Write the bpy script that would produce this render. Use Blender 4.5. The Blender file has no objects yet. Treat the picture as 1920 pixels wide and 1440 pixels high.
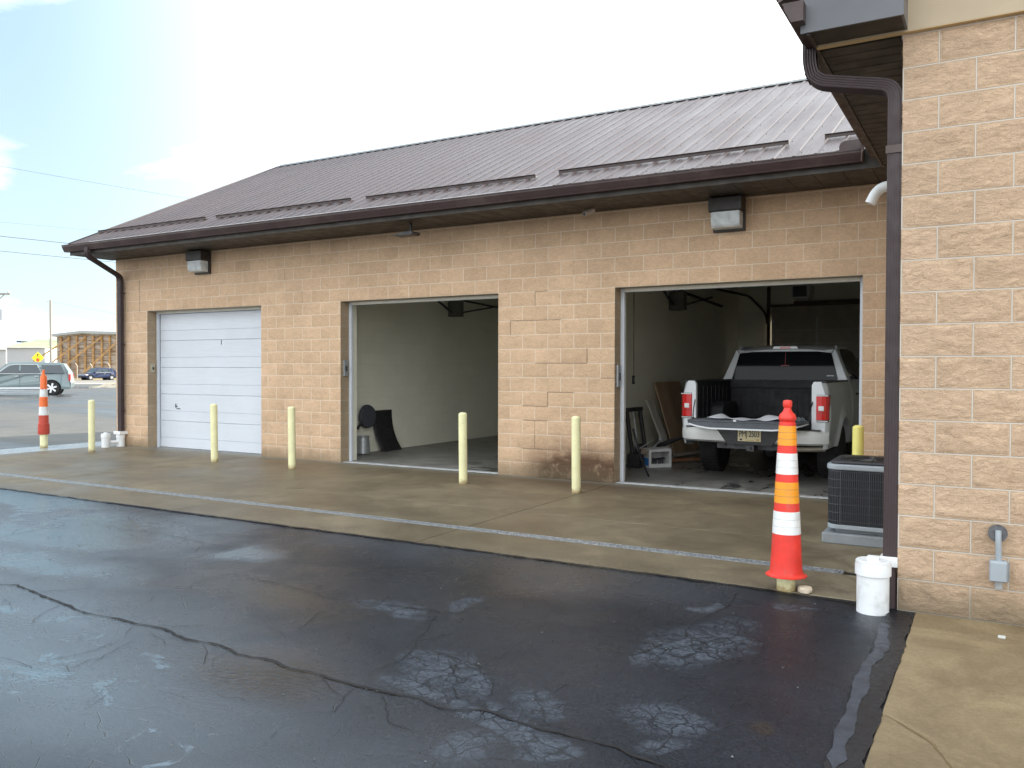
import bpy, math, random
import numpy as np
from mathutils import Vector, Matrix
random.seed(4); rng=np.random.RandomState(7)
S=bpy.context.scene
# ---------------------------------------------------------------- camera
F_PX,YAW,PITCH,ROLL=1567.6738,0.5252,-0.0175,0.0027
CAM=np.array([6.2878,-10.4508,1.5364])
_F=np.array([-math.sin(YAW)*math.cos(PITCH),math.cos(YAW)*math.cos(PITCH),math.sin(PITCH)])
_R=np.array([math.cos(YAW),math.sin(YAW),0.]); _U=np.cross(_R,_F)
_r=math.cos(ROLL)*_R+math.sin(ROLL)*_U; _u=-math.sin(ROLL)*_R+math.cos(ROLL)*_U
def ray(px,py): return _F+_r*(px-960)/F_PX-_u*(py-720)/F_PX
def on(px,py,ax,val):
    d=ray(px,py); t=(val-CAM[ax])/d[ax]; return CAM+t*d
def far(px,py,Z): return CAM+ray(px,py)*Z
def proj(P):
    d=P-CAM; w=d@_F; return 960+F_PX*(d@_r)/w,720-F_PX*(d@_u)/w
cd=bpy.data.cameras.new('camera'); cam=bpy.data.objects.new('camera',cd); S.collection.objects.link(cam)
cd.sensor_width=36; cd.lens=F_PX/1920*36; cd.clip_start=0.05; cd.clip_end=3000
m=Matrix(((_r[0],_u[0],-_F[0],CAM[0]),(_r[1],_u[1],-_F[1],CAM[1]),(_r[2],_u[2],-_F[2],CAM[2]),(0,0,0,1)))
cam.matrix_world=m; S.camera=cam
# ---------------------------------------------------------------- light
SUN_EL=math.radians(24.5); AZ=math.radians(25)      # azimuth measured from +y towards +x
sd=bpy.data.lights.new('sun','SUN'); sd.energy=3.2; sd.angle=math.radians(0.6); sd.color=(1,.93,.82)
so=bpy.data.objects.new('sun',sd); S.collection.objects.link(so)
sv=Vector((math.sin(AZ)*math.cos(SUN_EL),math.cos(AZ)*math.cos(SUN_EL),math.sin(SUN_EL)))
so.rotation_euler=sv.to_track_quat('Z','Y').to_euler()
W=bpy.data.worlds.new('World'); S.world=W; W.use_nodes=True
nt=W.node_tree; nt.nodes.clear()
def N(nt,t,**k):
    n=nt.nodes.new(t)
    for a,b in k.items(): setattr(n,a,b)
    return n
out=N(nt,'ShaderNodeOutputWorld'); bg=N(nt,'ShaderNodeBackground'); bg.inputs[1].default_value=0.1
sky=N(nt,'ShaderNodeTexSky',sky_type='NISHITA',sun_disc=False); sky.sun_elevation=SUN_EL; sky.sun_rotation=AZ
sky.air_density=1.0; sky.dust_density=.6; sky.ozone_density=1.4
tc=N(nt,'ShaderNodeTexCoord')
mp=N(nt,'ShaderNodeMapping'); mp.inputs['Scale'].default_value=(1.0,1.0,2.6)
ns=N(nt,'ShaderNodeTexNoise'); ns.inputs['Scale'].default_value=2.4; ns.inputs['Detail'].default_value=7; ns.inputs['Roughness'].default_value=.56; ns.inputs['Distortion'].default_value=.25
rp=N(nt,'ShaderNodeValToRGB'); rp.color_ramp.elements[0].position=.47; rp.color_ramp.elements[1].position=.70
# broad bright veil of thin cloud on the side of the sun
vd=N(nt,'ShaderNodeVectorMath',operation='DOT_PRODUCT'); vd.inputs[1].default_value=(math.sin(AZ-.25),math.cos(AZ-.25),.42)
vr=N(nt,'ShaderNodeMapRange'); vr.interpolation_type='SMOOTHSTEP'; vr.inputs[1].default_value=.40; vr.inputs[2].default_value=1.0; vr.inputs[3].default_value=0; vr.inputs[4].default_value=.9
mx0=N(nt,'ShaderNodeMath',operation='MAXIMUM'); 
mix=N(nt,'ShaderNodeMix',data_type='RGBA'); mix.inputs[7].default_value=(7.2,7.5,7.7,1)
L=nt.links.new
L(tc.outputs['Generated'],mp.inputs[0]); L(mp.outputs[0],ns.inputs['Vector']); L(ns.outputs[0],rp.inputs[0])
L(tc.outputs['Generated'],vd.inputs[0]); L(vd.outputs['Value'],vr.inputs[0])
L(rp.outputs[0],mx0.inputs[0]); L(vr.outputs[0],mx0.inputs[1])
# unseen cloud bank opposite the sun, added to brighten the facade and bays
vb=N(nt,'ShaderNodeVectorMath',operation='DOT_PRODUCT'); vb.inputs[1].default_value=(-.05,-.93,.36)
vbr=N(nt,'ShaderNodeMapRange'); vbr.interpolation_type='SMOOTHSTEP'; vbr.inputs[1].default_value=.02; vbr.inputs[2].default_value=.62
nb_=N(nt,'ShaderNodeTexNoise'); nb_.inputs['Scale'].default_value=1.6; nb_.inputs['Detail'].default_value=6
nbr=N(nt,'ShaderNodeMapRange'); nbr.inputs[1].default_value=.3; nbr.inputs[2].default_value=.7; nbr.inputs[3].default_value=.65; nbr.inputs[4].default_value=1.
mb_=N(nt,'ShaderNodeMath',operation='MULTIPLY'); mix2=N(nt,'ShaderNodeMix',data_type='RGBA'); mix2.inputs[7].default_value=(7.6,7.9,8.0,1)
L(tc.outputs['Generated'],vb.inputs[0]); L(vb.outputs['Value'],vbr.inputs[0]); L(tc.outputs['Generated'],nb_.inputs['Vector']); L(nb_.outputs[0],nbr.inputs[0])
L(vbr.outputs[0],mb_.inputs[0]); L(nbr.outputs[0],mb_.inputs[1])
# pale cyan haze on the side away from the sun
hz=N(nt,'ShaderNodeMix',data_type='RGBA'); hzc=N(nt,'ShaderNodeMix',data_type='RGBA'); hzc.inputs[6].default_value=(2.45,3.0,3.2,1); hzc.inputs[7].default_value=(1.55,2.35,3.0,1)
sx_=N(nt,'ShaderNodeSeparateXYZ'); zr=N(nt,'ShaderNodeMapRange'); zr.inputs[1].default_value=.03; zr.inputs[2].default_value=.5
fr=N(nt,'ShaderNodeMapRange'); fr.interpolation_type='SMOOTHSTEP'; fr.inputs[1].default_value=.10; fr.inputs[2].default_value=.95; fr.inputs[3].default_value=.95; fr.inputs[4].default_value=.35
L(tc.outputs['Generated'],sx_.inputs[0]); L(sx_.outputs[2],zr.inputs[0]); L(zr.outputs[0],hzc.inputs[0]); L(vd.outputs['Value'],fr.inputs[0]); L(fr.outputs[0],hz.inputs[0]); L(sky.outputs[0],hz.inputs[6]); L(hzc.outputs[2],hz.inputs[7])
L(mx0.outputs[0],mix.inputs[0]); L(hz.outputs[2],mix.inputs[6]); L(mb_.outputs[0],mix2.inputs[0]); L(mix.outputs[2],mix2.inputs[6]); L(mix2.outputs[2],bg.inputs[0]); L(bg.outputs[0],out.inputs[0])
S.view_settings.view_transform='Standard'; S.view_settings.look='None'; S.view_settings.exposure=1.75; S.view_settings.gamma=1
S.view_settings.use_curve_mapping=False
S.cycles.max_bounces=8; S.cycles.diffuse_bounces=5
# ---------------------------------------------------------------- materials
MATS={}
class G:   # tiny node-graph helper
    def __init__(s,name):
        s.m=bpy.data.materials.new(name); s.m.use_nodes=True; s.t=s.m.node_tree; s.t.nodes.clear()
        s.o=N(s.t,'ShaderNodeOutputMaterial'); s.b=N(s.t,'ShaderNodeBsdfPrincipled'); s.l(s.b.outputs[0],s.o.inputs[0]); MATS[name]=s.m
    def l(s,a,b): s.t.links.new(a,b)
    def n(s,t,**k): return N(s.t,t,**k)
    def put(s,sock,v):
        if hasattr(v,'node'): s.l(v,sock)
        else:
            if isinstance(v,(tuple,list)) and len(v)==3 and sock.type=='RGBA': v=(*v,1)
            sock.default_value=v
    def pos(s): return s.n('ShaderNodeNewGeometry').outputs['Position']
    def objc(s): return s.n('ShaderNodeTexCoord').outputs['Object']
    def scale(s,v,sc,loc=(0,0,0)):
        a=s.n('ShaderNodeMapping'); s.l(v,a.inputs[0]); a.inputs['Scale'].default_value=sc; a.inputs['Location'].default_value=loc; return a.outputs[0]
    def noise(s,v,sc,det=4,rough=.55,dist=0):
        a=s.n('ShaderNodeTexNoise'); s.l(v,a.inputs['Vector']); a.inputs['Scale'].default_value=sc; a.inputs['Detail'].default_value=det; a.inputs['Roughness'].default_value=rough; a.inputs['Distortion'].default_value=dist; return a.outputs[0]
    def rng(s,v,a,b,c=0.,d=1.,smooth=True):
        n=s.n('ShaderNodeMapRange'); n.interpolation_type='SMOOTHSTEP' if smooth else 'LINEAR'
        s.put(n.inputs[0],v)
        for i,x in enumerate((a,b,c,d)): n.inputs[i+1].default_value=x
        return n.outputs[0]
    def math(s,op,a,b=0.,c=None):
        n=s.n('ShaderNodeMath',operation=op); s.put(n.inputs[0],a); s.put(n.inputs[1],b)
        if c is not None: s.put(n.inputs[2],c)
        return n.outputs[0]
    def mix(s,f,a,b):
        n=s.n('ShaderNodeMix',data_type='RGBA'); s.put(n.inputs[0],f); s.put(n.inputs[6],a); s.put(n.inputs[7],b); return n.outputs[2]
    def mul(s,a,b):
        n=s.n('ShaderNodeMix',data_type='RGBA',blend_type='MULTIPLY'); n.inputs[0].default_value=1; s.put(n.inputs[6],a); s.put(n.inputs[7],b); return n.outputs[2]
    def gray(s,v):
        n=s.n('ShaderNodeCombineColor'); [s.l(v,n.inputs[i]) for i in range(3)]; return n.outputs[0]
    def bump(s,h,st=.3,d=.01,nrm=None):
        n=s.n('ShaderNodeBump'); s.put(n.inputs['Height'],h); n.inputs['Strength'].default_value=st; n.inputs['Distance'].default_value=d
        if nrm is not None: s.l(nrm,n.inputs['Normal'])
        return n.outputs[0]
    def xyz(s,v):
        n=s.n('ShaderNodeSeparateXYZ'); s.l(v,n.inputs[0]); return n.outputs
    def vec(s,x,y,z):
        n=s.n('ShaderNodeCombineXYZ'); s.put(n.inputs[0],x); s.put(n.inputs[1],y); s.put(n.inputs[2],z); return n.outputs[0]
    def fin(s,col=None,rough=None,normal=None,**k):
        if col is not None: s.put(s.b.inputs['Base Color'],col)
        if rough is not None: s.put(s.b.inputs['Roughness'],rough)
        if normal is not None: s.l(normal,s.b.inputs['Normal'])
        for a,b in k.items(): s.put(s.b.inputs[a.replace('_',' ')],b)
        return s.m
def simple(name,col,rough=.5,metal=0.,var=.12,sc=6.,bump=.0,bsc=60.,dirt=None,streak=False,rv=1.,**k):
    g=G(name); p=g.objc(); 
    n=g.noise(g.scale(p,(1,1,.15)) if streak else p,sc,5)
    c=g.mul(col,g.gray(g.rng(n,.25,.75,1-var,1+var)))
    if dirt:
        c=g.mix(g.math('MULTIPLY',g.rng(g.noise(p,sc*.6,6,.65),.48,.72),dirt[1]),c,dirt[0])
    r=g.rng(g.noise(p,sc*2.3,4),.3,.7,max(rough-.08*rv,0.02),min(rough+.1*rv,1))
    nr=g.bump(g.noise(p,bsc,3),bump,.004) if bump else None
    return g.fin(c,r,nr,Metallic=metal,**k)

def block_mat(name,axis,shift,c1,c2,mort,zoff=0.,stain=None,paint=False,msz=.006,bst=.55,bd=.014):
    g=G(name); P=g.pos(); X=g.xyz(P)
    u=g.math('ADD',X[0 if axis=='x' else 1],shift); v=g.math('ADD',X[2],zoff)
    wob=g.noise(P,9,2); 
    vec=g.vec(u,v,0.)
    bt=g.n('ShaderNodeTexBrick'); g.l(vec,bt.inputs['Vector'])
    bt.offset=.5; bt.offset_frequency=2
    bt.inputs['Scale'].default_value=1; bt.inputs['Brick Width'].default_value=.4064; bt.inputs['Row Height'].default_value=.2032
    bt.inputs['Mortar Size'].default_value=msz if not paint else .004; bt.inputs['Mortar Smooth'].default_value=.35; bt.inputs['Bias'].default_value=0
    bt.inputs['Color1'].default_value=(*c1,1); bt.inputs['Color2'].default_value=(*c2,1); bt.inputs['Mortar'].default_value=(*mort,1)
    m_=bt.outputs['Fac']
    n1=g.noise(P,1.1,4,.6); n2=g.noise(g.scale(P,(.55,.55,1.25)),34,6,.74,1.4); n3=g.noise(P,190,2,.5)
    nb=g.noise(g.scale(P,(.6,.6,1.)),7,5,.7,.8)
    c=bt.outputs['Color']
    c=g.mul(c,g.gray(g.rng(n1,.25,.75,.97,1.03) if paint else g.rng(n1,.25,.75,.90,1.08)))
    if not paint:
        speck=g.math('MULTIPLY',g.rng(n2,.28,.62,.82,1.06),g.rng(nb,.3,.7,.93,1.06))
        c2_=g.mul(c,g.gray(speck))
        c2_=g.mul(c2_,g.gray(g.rng(n3,.25,.75,.86,1.12)))
        c=g.mix(m_,c2_,c)
    if stain:
        for (x0,x1,z0,z1,colr,amt) in stain:
            sx=g.math('MULTIPLY',g.rng(X[0],x0,x0+.55*(x1-x0)),g.rng(X[0],x1+.02,x1,0,1))
            sz=g.rng(g.math('ADD',X[2],g.math('MULTIPLY',g.noise(P,3.1,4),-.35)),z1-.18,z0-.18)
            f=g.math('MINIMUM',g.math('MULTIPLY',g.math('MULTIPLY',sx,sz),amt*1.7),.97)
            f=g.math('MULTIPLY',f,g.rng(g.noise(P,6,5,.7),.3,.5,.6,1))
            c=g.mix(f,c,colr)
        # splash band along the foot of the wall
        f=g.math('MULTIPLY',g.rng(g.math('ADD',X[2],g.math('MULTIPLY',g.noise(P,4,4),-.25)),.18,-.12),.55)
        c=g.mix(f,c,(.10,.085,.05))
    if paint:
        h=g.math('MULTIPLY',m_,-1.); nr=g.bump(h,.35,.006); nr=g.bump(g.noise(P,70,4),.25,.006,nr)
        return g.fin(c,.55,nr)
    vor=g.n('ShaderNodeTexVoronoi'); g.l(P,vor.inputs['Vector']); vor.inputs['Scale'].default_value=26
    hh=g.math('ADD',g.math('MULTIPLY',n2,1.25),g.math('MULTIPLY',vor.outputs['Distance'],.25))
    hh=g.math('MULTIPLY',hh,g.math('SUBTRACT',1.,m_))
    hh=g.math('ADD',hh,g.math('MULTIPLY',m_,-.12))
    nr=g.bump(hh,bst,bd)
    nr=g.bump(n3,.25,.003,nr)
    return g.fin(c,.92,nr)

BLK1=(.655,.455,.30); BLK2=(.575,.395,.255)
wall_m=block_mat('split_face_block','x',0.,BLK1,BLK2,(.72,.60,.47),stain=[(.15,1.86,0.05,.70,(.10,.052,.028),.8),(-8.9,-6,.0,.3,(.2,.14,.08),.3)])
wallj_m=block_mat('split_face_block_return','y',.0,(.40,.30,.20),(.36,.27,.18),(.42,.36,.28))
near_m=block_mat('split_face_block_near','x',-5.7546+.2032,(.635,.455,.315),(.575,.41,.28),(.58,.52,.45),msz=.0055,bst=.8,bd=.016,stain=[(5.2,12,0.0,.33,(.16,.13,.055),.75)])
nearj_m=block_mat('split_face_block_near_return','y',4.5763+.2032,(.68,.475,.31),(.60,.415,.265),(.62,.57,.49))
inner_m=block_mat('painted_block_cream','y',.1,(.88,.86,.73),(.85,.83,.70),(.80,.78,.66),paint=True)
innerx_m=block_mat('painted_block_cream_back','x',.1,(.88,.86,.73),(.85,.83,.70),(.80,.78,.66),paint=True)
def worldcol(name,build):
    g=G(name); return build(g)
tan_m=simple('tan_stucco',(.50,.405,.29),.85,var=.06,sc=3,bump=.4,bsc=220)
tan2_m=simple('tan_trim',(.62,.45,.24),.6,var=.05)
# brown painted steel
def roofmat():
    g=G('brown_ribbed_steel'); P=g.pos()
    n=g.noise(g.scale(P,(1,.25,.25)),2.2,5); n2=g.noise(P,14,5)
    c=g.mul((.128,.100,.098),g.gray(g.rng(n,.25,.75,.86,1.14)))
    c=g.mul(c,g.gray(g.rng(n2,.3,.7,.94,1.06)))
    r=g.rng(n,.3,.7,.34,.48)
    nr=g.bump(g.noise(P,5,3),.12,.01)
    return g.fin(c,r,nr,Metallic=.15)
roof_m=roofmat()
brown_m=simple('brown_gutter_paint',(.048,.026,.026),.45,var=.15,sc=3,dirt=((.16,.13,.11),.25))
downs_m=simple('brown_downspout_paint',(.042,.026,.028),.5,var=.12,sc=5,streak=True)
soff_m=simple('dark_brown_soffit',(.040,.033,.026),.55,var=.18,sc=3)
slate_m=simple('grey_blue_fascia',(.115,.12,.135),.4,var=.06,sc=2)
rakeb_m=simple('rake_brown',(.11,.08,.075),.5,var=.05)
pvc_m=simple('white_pvc',(.80,.82,.84),.35,var=.05,dirt=((.30,.28,.23),.5))
white_m=simple('white_painted_steel',(.62,.655,.715),.42,var=.02,sc=2,dirt=((.5,.52,.55),.15))
trimw_m=simple('cream_door_trim',(.72,.70,.62),.5,var=.05)
black_m=simple('black_rubber',(.015,.015,.016),.7,var=.2)
blackgloss_m=simple('black_plastic',(.02,.02,.022),.35,var=.1)
bedliner_m=simple('bed_liner',(.014,.015,.019),.6,var=.25,bump=.4,bsc=150)
dgrey_m=simple('dark_steel',(.07,.07,.075),.45,.5,var=.2)
lgrey_m=simple('galvanised_steel',(.42,.44,.46),.42,.55,var=.15,sc=20)
acgrey_m=simple('light_grey_cabinet',(.33,.37,.41),.4,var=.05)
acdark_m=simple('ac_louver_dark',(.035,.037,.045),.5,var=.1)
pad_m=simple('grey_equipment_pad',(.25,.275,.30),.75,var=.1,dirt=((.2,.19,.15),.4),bump=.2)
def yellow():
    g=G('pale_yellow_paint'); p=g.objc(); X=g.xyz(p)
    c=g.mul((.80,.77,.46),g.gray(g.rng(g.noise(p,5,5),.25,.75,.92,1.07)))
    chips=g.rng(g.noise(p,19,6,.75),.62,.66)
    c=g.mix(g.math('MULTIPLY',chips,.75),c,(.42,.36,.22))
    low=g.rng(g.math('ADD',X[2],g.math('MULTIPLY',g.noise(p,22,5,.7),-.14)),.02,-.08)
    c=g.mix(g.math('MULTIPLY',low,.85),c,(.25,.15,.05))
    st=g.rng(g.noise(g.scale(p,(1,1,.12)),30,4),.55,.75,0,.25)
    c=g.mix(st,c,(.5,.46,.28))
    return g.fin(c,.5,g.bump(g.noise(p,60,3),.15,.003))
yel_m=yellow()
yel2_m=simple('strong_yellow_paint',(.82,.74,.22),.5,var=.06)
def cone_m(name,col,em=0,dirt=.35,r=.45):
    g=G(name); p=g.objc()
    c=g.mul(col,g.gray(g.rng(g.noise(p,8,5),.25,.75,.88,1.08)))
    c=g.mix(g.math('MULTIPLY',g.rng(g.noise(g.scale(p,(1,1,.3)),14,6,.7),.5,.75),dirt),c,(.25,.19,.15))
    return g.fin(c,r,g.bump(g.noise(p,30,3),.1,.003))
cred_m=cone_m('red_orange_plastic',(.80,.045,.03)); cwht_m=cone_m('white_reflective_sheet',(.84,.85,.85),r=.3,dirt=.3); corg_m=cone_m('orange_reflective_sheet',(.95,.36,.02),r=.3,dirt=.2)
fred_m=cone_m('faded_red_plastic',(.50,.06,.035),dirt=.5); forg_m=cone_m('faded_orange_plastic',(.85,.16,.03),dirt=.4); fwht_m=cone_m('greyed_white_sheet',(.72,.74,.75),dirt=.5)
glass_m=G('dark_tinted_glass').fin((.008,.009,.012),.04,Specular_IOR_Level=.22)
truckw_m=simple('white_car_paint',(.70,.73,.77),.3,var=.01,rv=0,sc=2,Coat_Weight=.6)
chrome_m=simple('bumper_white_paint',(.78,.79,.78),.32,var=.02,rv=.2,sc=3)
redl_m=G('red_lens').fin((.62,.012,.015),.12,Coat_Weight=1.); clear_m=G('clear_lens').fin((.75,.76,.78),.12,Coat_Weight=1.)
paper_m=simple('white_paper',(.78,.80,.86),.8,var=.03)
wood_m=simple('plywood_sheet_brown',(.36,.25,.155),.8,var=.3,sc=3,streak=True)
greywood_m=simple('weathered_board',(.46,.42,.37),.85,var=.2,sc=6,streak=True)
card_m=simple('white_cardboard',(.66,.66,.66),.8,var=.06); cardb_m=simple('brown_cardboard',(.40,.28,.18),.85,var=.1); blue_m=simple('blue_print',(.04,.20,.55),.6)
plate_m=simple('license_plate_cream',(.80,.70,.45),.4,var=.05); ink_m=simple('dark_ink',(.02,.02,.04),.5,var=0)
# asphalt
def asphalt():
    g=G('wet_sealed_asphalt'); P=g.pos(); X=g.xyz(P)
    at=g.n('ShaderNodeAttribute',attribute_name='masks'); sc=g.n('ShaderNodeSeparateColor'); g.l(at.outputs['Color'],sc.inputs[0])
    dry,wet,rip=sc.outputs[0],sc.outputs[1],sc.outputs[2]; silt=at.outputs['Alpha']
    big=g.noise(P,.55,5,.6,.4); med=g.noise(P,2.2,6,.65,.5); fine=g.noise(P,60,4,.7); grit=g.noise(P,240,2)
    c=g.mix(g.rng(big,.3,.7),(.006,.008,.012),(.018,.022,.030))
    c=g.mul(c,g.gray(g.rng(fine,.3,.7,.5,1.6)))
    # reddish rust film
    c=g.mix(g.math('MULTIPLY',g.rng(g.noise(P,.8,4,.6,1.),.52,.72),.12),c,(.032,.018,.013))
    # alligator cells of dried, worn seal coat
    wv=g.n('ShaderNodeVectorMath',operation='ADD'); nzc=g.n('ShaderNodeTexNoise'); g.l(P,nzc.inputs['Vector']); nzc.inputs['Scale'].default_value=5
    sc2=g.n('ShaderNodeVectorMath',operation='SCALE'); g.l(nzc.outputs['Color'],sc2.inputs[0]); sc2.inputs['Scale'].default_value=.12
    g.l(P,wv.inputs[0]); g.l(sc2.outputs[0],wv.inputs[1])
    def vor(s):
        v=g.n('ShaderNodeTexVoronoi',feature='DISTANCE_TO_EDGE'); g.l(wv.outputs[0],v.inputs['Vector']); v.inputs['Scale'].default_value=s; return v.outputs[0]
    v1=vor(8.5); v2=vor(23.)
    cell=g.math('MULTIPLY',g.math('MULTIPLY',g.rng(v1,.012,.055,.0,1.),g.rng(v2,.012,.08,.35,1.)),g.rng(g.noise(P,11,5,.8),.36,.56,.10,1))
    dm=g.math('ADD',dry,g.math('MULTIPLY',g.math('SUBTRACT',med,.5),1.1))
    dm=g.math('MULTIPLY',g.rng(g.math('ADD',dm,g.math('MULTIPLY',g.math('SUBTRACT',g.noise(P,17,4,.8),.5),.9)),.36,.66),g.rng(dry,.02,.25))
    dcell=g.math('MULTIPLY',g.math('MULTIPLY',dm,cell),g.rng(g.math('ADD',dry,g.math('MULTIPLY',g.math('SUBTRACT',g.noise(P,3.2,4,.7),.5),1.2)),.25,1.15,.12,1.))
    c=g.mix(g.math('MULTIPLY',dcell,.92),c,g.mix(fine,(.045,.054,.070),(.105,.120,.145)))
    # hair cracks everywhere, faint
    vx=g.n('ShaderNodeTexVoronoi',feature='DISTANCE_TO_EDGE'); g.l(g.scale(wv.outputs[0],(1,2.2,1)),vx.inputs['Vector']); vx.inputs['Scale'].default_value=3.2
    hair=g.math('MULTIPLY',g.rng(vx.outputs[0],.012,.002),g.rng(med,.46,.60))
    c=g.mix(g.math('MULTIPLY',hair,.8),c,(.006,.006,.007))
    # pale mineral grit flecks
    fl=g.rng(g.noise(P,95,1),.74,.78); c=g.mix(g.math('MULTIPLY',fl,.5),c,(.15,.15,.15))
    c=g.mix(g.math('MULTIPLY',silt,.75),c,(.026,.019,.011))
    wm=g.math('ADD',wet,g.math('MULTIPLY',g.math('SUBTRACT',g.noise(g.scale(P,(1,1.5,1)),2.6,7,.72,.9),.5),2.3)); wm=g.math('MULTIPLY',g.rng(wm,.80,.98),g.rng(wet,.3,.6))
    film=g.rng(big,.38,.62,.0,.35)
    wraw0=g.math('MINIMUM',wet,1.)
    wraw=g.math('MAXIMUM',g.math('MULTIPLY',wraw0,.76),wm); wm=g.math('MAXIMUM',wm,rip); wm=g.math('MAXIMUM',wm,g.math('MULTIPLY',silt,.6))
    c=g.mix(g.math('MULTIPLY',wm,.4),c,(.010,.011,.013))
    r=g.mix(wm,g.gray(g.rng(med,.3,.7,.24,.40)),(.07,.07,.07))
    rs=g.n('ShaderNodeSeparateColor'); g.l(r,rs.inputs[0]); ro=g.math('ADD',rs.outputs[0],g.math('MULTIPLY',dcell,.3))
    inv=g.math('SUBTRACT',1.,g.math('MULTIPLY',wm,.86))
    stre0=g.noise(g.scale(P,(1,2.6,1)),16,4,.6,.4)
    h=g.math('ADD',g.math('MULTIPLY',fine,1.),g.math('MULTIPLY',grit,.5)); h=g.math('ADD',h,g.math('MULTIPLY',dcell,.5)); h=g.math('SUBTRACT',h,g.math('MULTIPLY',hair,1.2))
    h=g.math('MULTIPLY',h,inv); h=g.math('ADD',h,g.math('MULTIPLY',g.math('MULTIPLY',stre0,wm),.7))
    rp_=g.noise(g.scale(P,(1,2.4,1)),13,4,.6,.8)
    h=g.math('ADD',h,g.math('MULTIPLY',g.math('MULTIPLY',rp_,rip),4.))
    h=g.math('ADD',h,g.math('MULTIPLY',med,1.6))
    stre=g.noise(g.scale(P,(1,2.6,1)),22,5,.65,.5); h=g.math('ADD',h,g.math('MULTIPLY',g.math('MULTIPLY',stre,wraw),1.0))
    return g.fin(c,ro,g.bump(h,.6,.008),Specular_IOR_Level=g.math('MULTIPLY_ADD',wraw,.6,.30),IOR=g.math('MULTIPLY_ADD',wraw,1.45,1.45),Specular_Tint=g.mix(wraw,(.72,.86,1.),(.80,.93,1.)))
asph_m=asphalt()
def lot():
    g=G('wet_lot_asphalt'); P=g.pos(); X=g.xyz(P)
    big=g.noise(g.scale(P,(.35,1,1)),.18,5,.6,.5); med=g.noise(P,1.3,5,.65); fine=g.noise(P,30,4,.7)
    c=g.mix(g.rng(big,.35,.62),(.035,.038,.045),(.10,.095,.082))
    c=g.mul(c,g.gray(g.rng(fine,.25,.75,.8,1.2))); c=g.mul(c,g.gray(g.rng(med,.3,.7,.85,1.15)))
    r=g.rng(big,.34,.55,.14,.6)
    return g.fin(c,r,g.bump(g.math('ADD',fine,med),.3,.008))
lot_m=lot()
crack_m=simple('crack_dark',(.006,.006,.007),.8,var=.1)
def concrete(name,c1,c2,r0,r1,oil=False,edge=None):
    g=G(name); P=g.pos(); X=g.xyz(P)
    big=g.noise(P,.45,5,.6,.5); med=g.noise(P,1.9,6,.68,.8); fine=g.noise(P,45,5,.75); grit=g.noise(P,190,2)
    c=g.mix(g.rng(med,.3,.7),c1,c2); c=g.mul(c,g.gray(g.rng(big,.3,.7,.78,1.18))); c=g.mul(c,g.gray(g.rng(fine,.25,.75,.86,1.14))); c=g.mul(c,g.gray(g.rng(grit,.3,.7,.9,1.1)))
    drop=g.rng(g.noise(P,7,5,.8),.66,.72); c=g.mix(g.math('MULTIPLY',drop,.35),c,(.05,.04,.03))
    r=g.rng(big,.35,.65,r0,r1)
    if oil:
        o=g.rng(g.noise(g.scale(P,(1,.28,1),(3.1,0,0)),1.9,6,.7,1.2),.55,.63); o=g.math('MULTIPLY',o,g.rng(X[0],-2.6,-1.2,.15,1.)); o=g.math('MAXIMUM',o,g.math('MULTIPLY',g.rng(g.noise(g.scale(P,(.5,1.6,1),(1,5,0)),2.4,5,.7,1.),.50,.58),g.math('MULTIPLY',g.rng(X[0],-2.0,-.8),g.rng(X[0],.6,.1))))
        c=g.mix(g.math('MULTIPLY',o,.85),c,(.03,.03,.035)); r=g.math('SUBTRACT',r,g.math('MULTIPLY',o,.25))
    if edge:   # exposed aggregate strip along the asphalt, dark wheel paths and pale run-off
        e=g.rng(g.math('ADD',X[1],g.math('MULTIPLY',med,-.12)),edge+.42,edge+.1)
        ag=g.rng(g.noise(P,120,3,.8),.35,.65,.45,1.35)
        c=g.mix(e,c,g.mul(c,g.gray(ag)))
        dk=g.rng(g.noise(g.scale(P,(.6,.9,1),(2,3,0)),.9,6,.7,.8),.48,.66); c=g.mix(g.math('MULTIPLY',dk,.5),c,(.085,.062,.036))
        st=g.math('MULTIPLY',g.rng(X[1],-1.3,-.2),g.math('MULTIPLY',g.rng(X[0],-.6,.8),g.rng(X[0],2.6,1.9))); c=g.mix(g.math('MULTIPLY',st,.6),c,(.08,.05,.03))
        pl=g.rng(X[0],4.6,5.5,0,.55); c=g.mix(g.math('MULTIPLY',pl,g.rng(med,.35,.6)),c,(.27,.24,.17))
        th=g.rng(g.math('ADD',X[1],g.math('MULTIPLY',med,-.2)),-.45,-.1,0,.55); c=g.mix(th,c,(.24,.24,.21))
    return g.fin(c,r,g.bump(g.math('ADD',g.math('ADD',fine,g.math('MULTIPLY',grit,.6)),g.math('MULTIPLY',med,.7)),.35,.006))
apron_m=concrete('wet_olive_concrete',(.125,.098,.060),(.185,.148,.092),.42,.68,edge=-4.5)
rslab_m=concrete('tan_concrete_slab',(.165,.120,.065),(.265,.20,.112),.5,.7)
gfloor_m=concrete('garage_floor_concrete',(.15,.145,.135),(.25,.24,.225),.32,.55,oil=True)
strip_m=concrete('pale_wet_concrete',(.20,.22,.24),(.30,.32,.34),.1,.3)
dirt_m=concrete('dry_grass_verge',(.26,.20,.10),(.40,.32,.18),.9,.95)
rub_m=concrete('rubble_earth',(.08,.065,.045),(.46,.42,.33),.9,.95)

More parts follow.
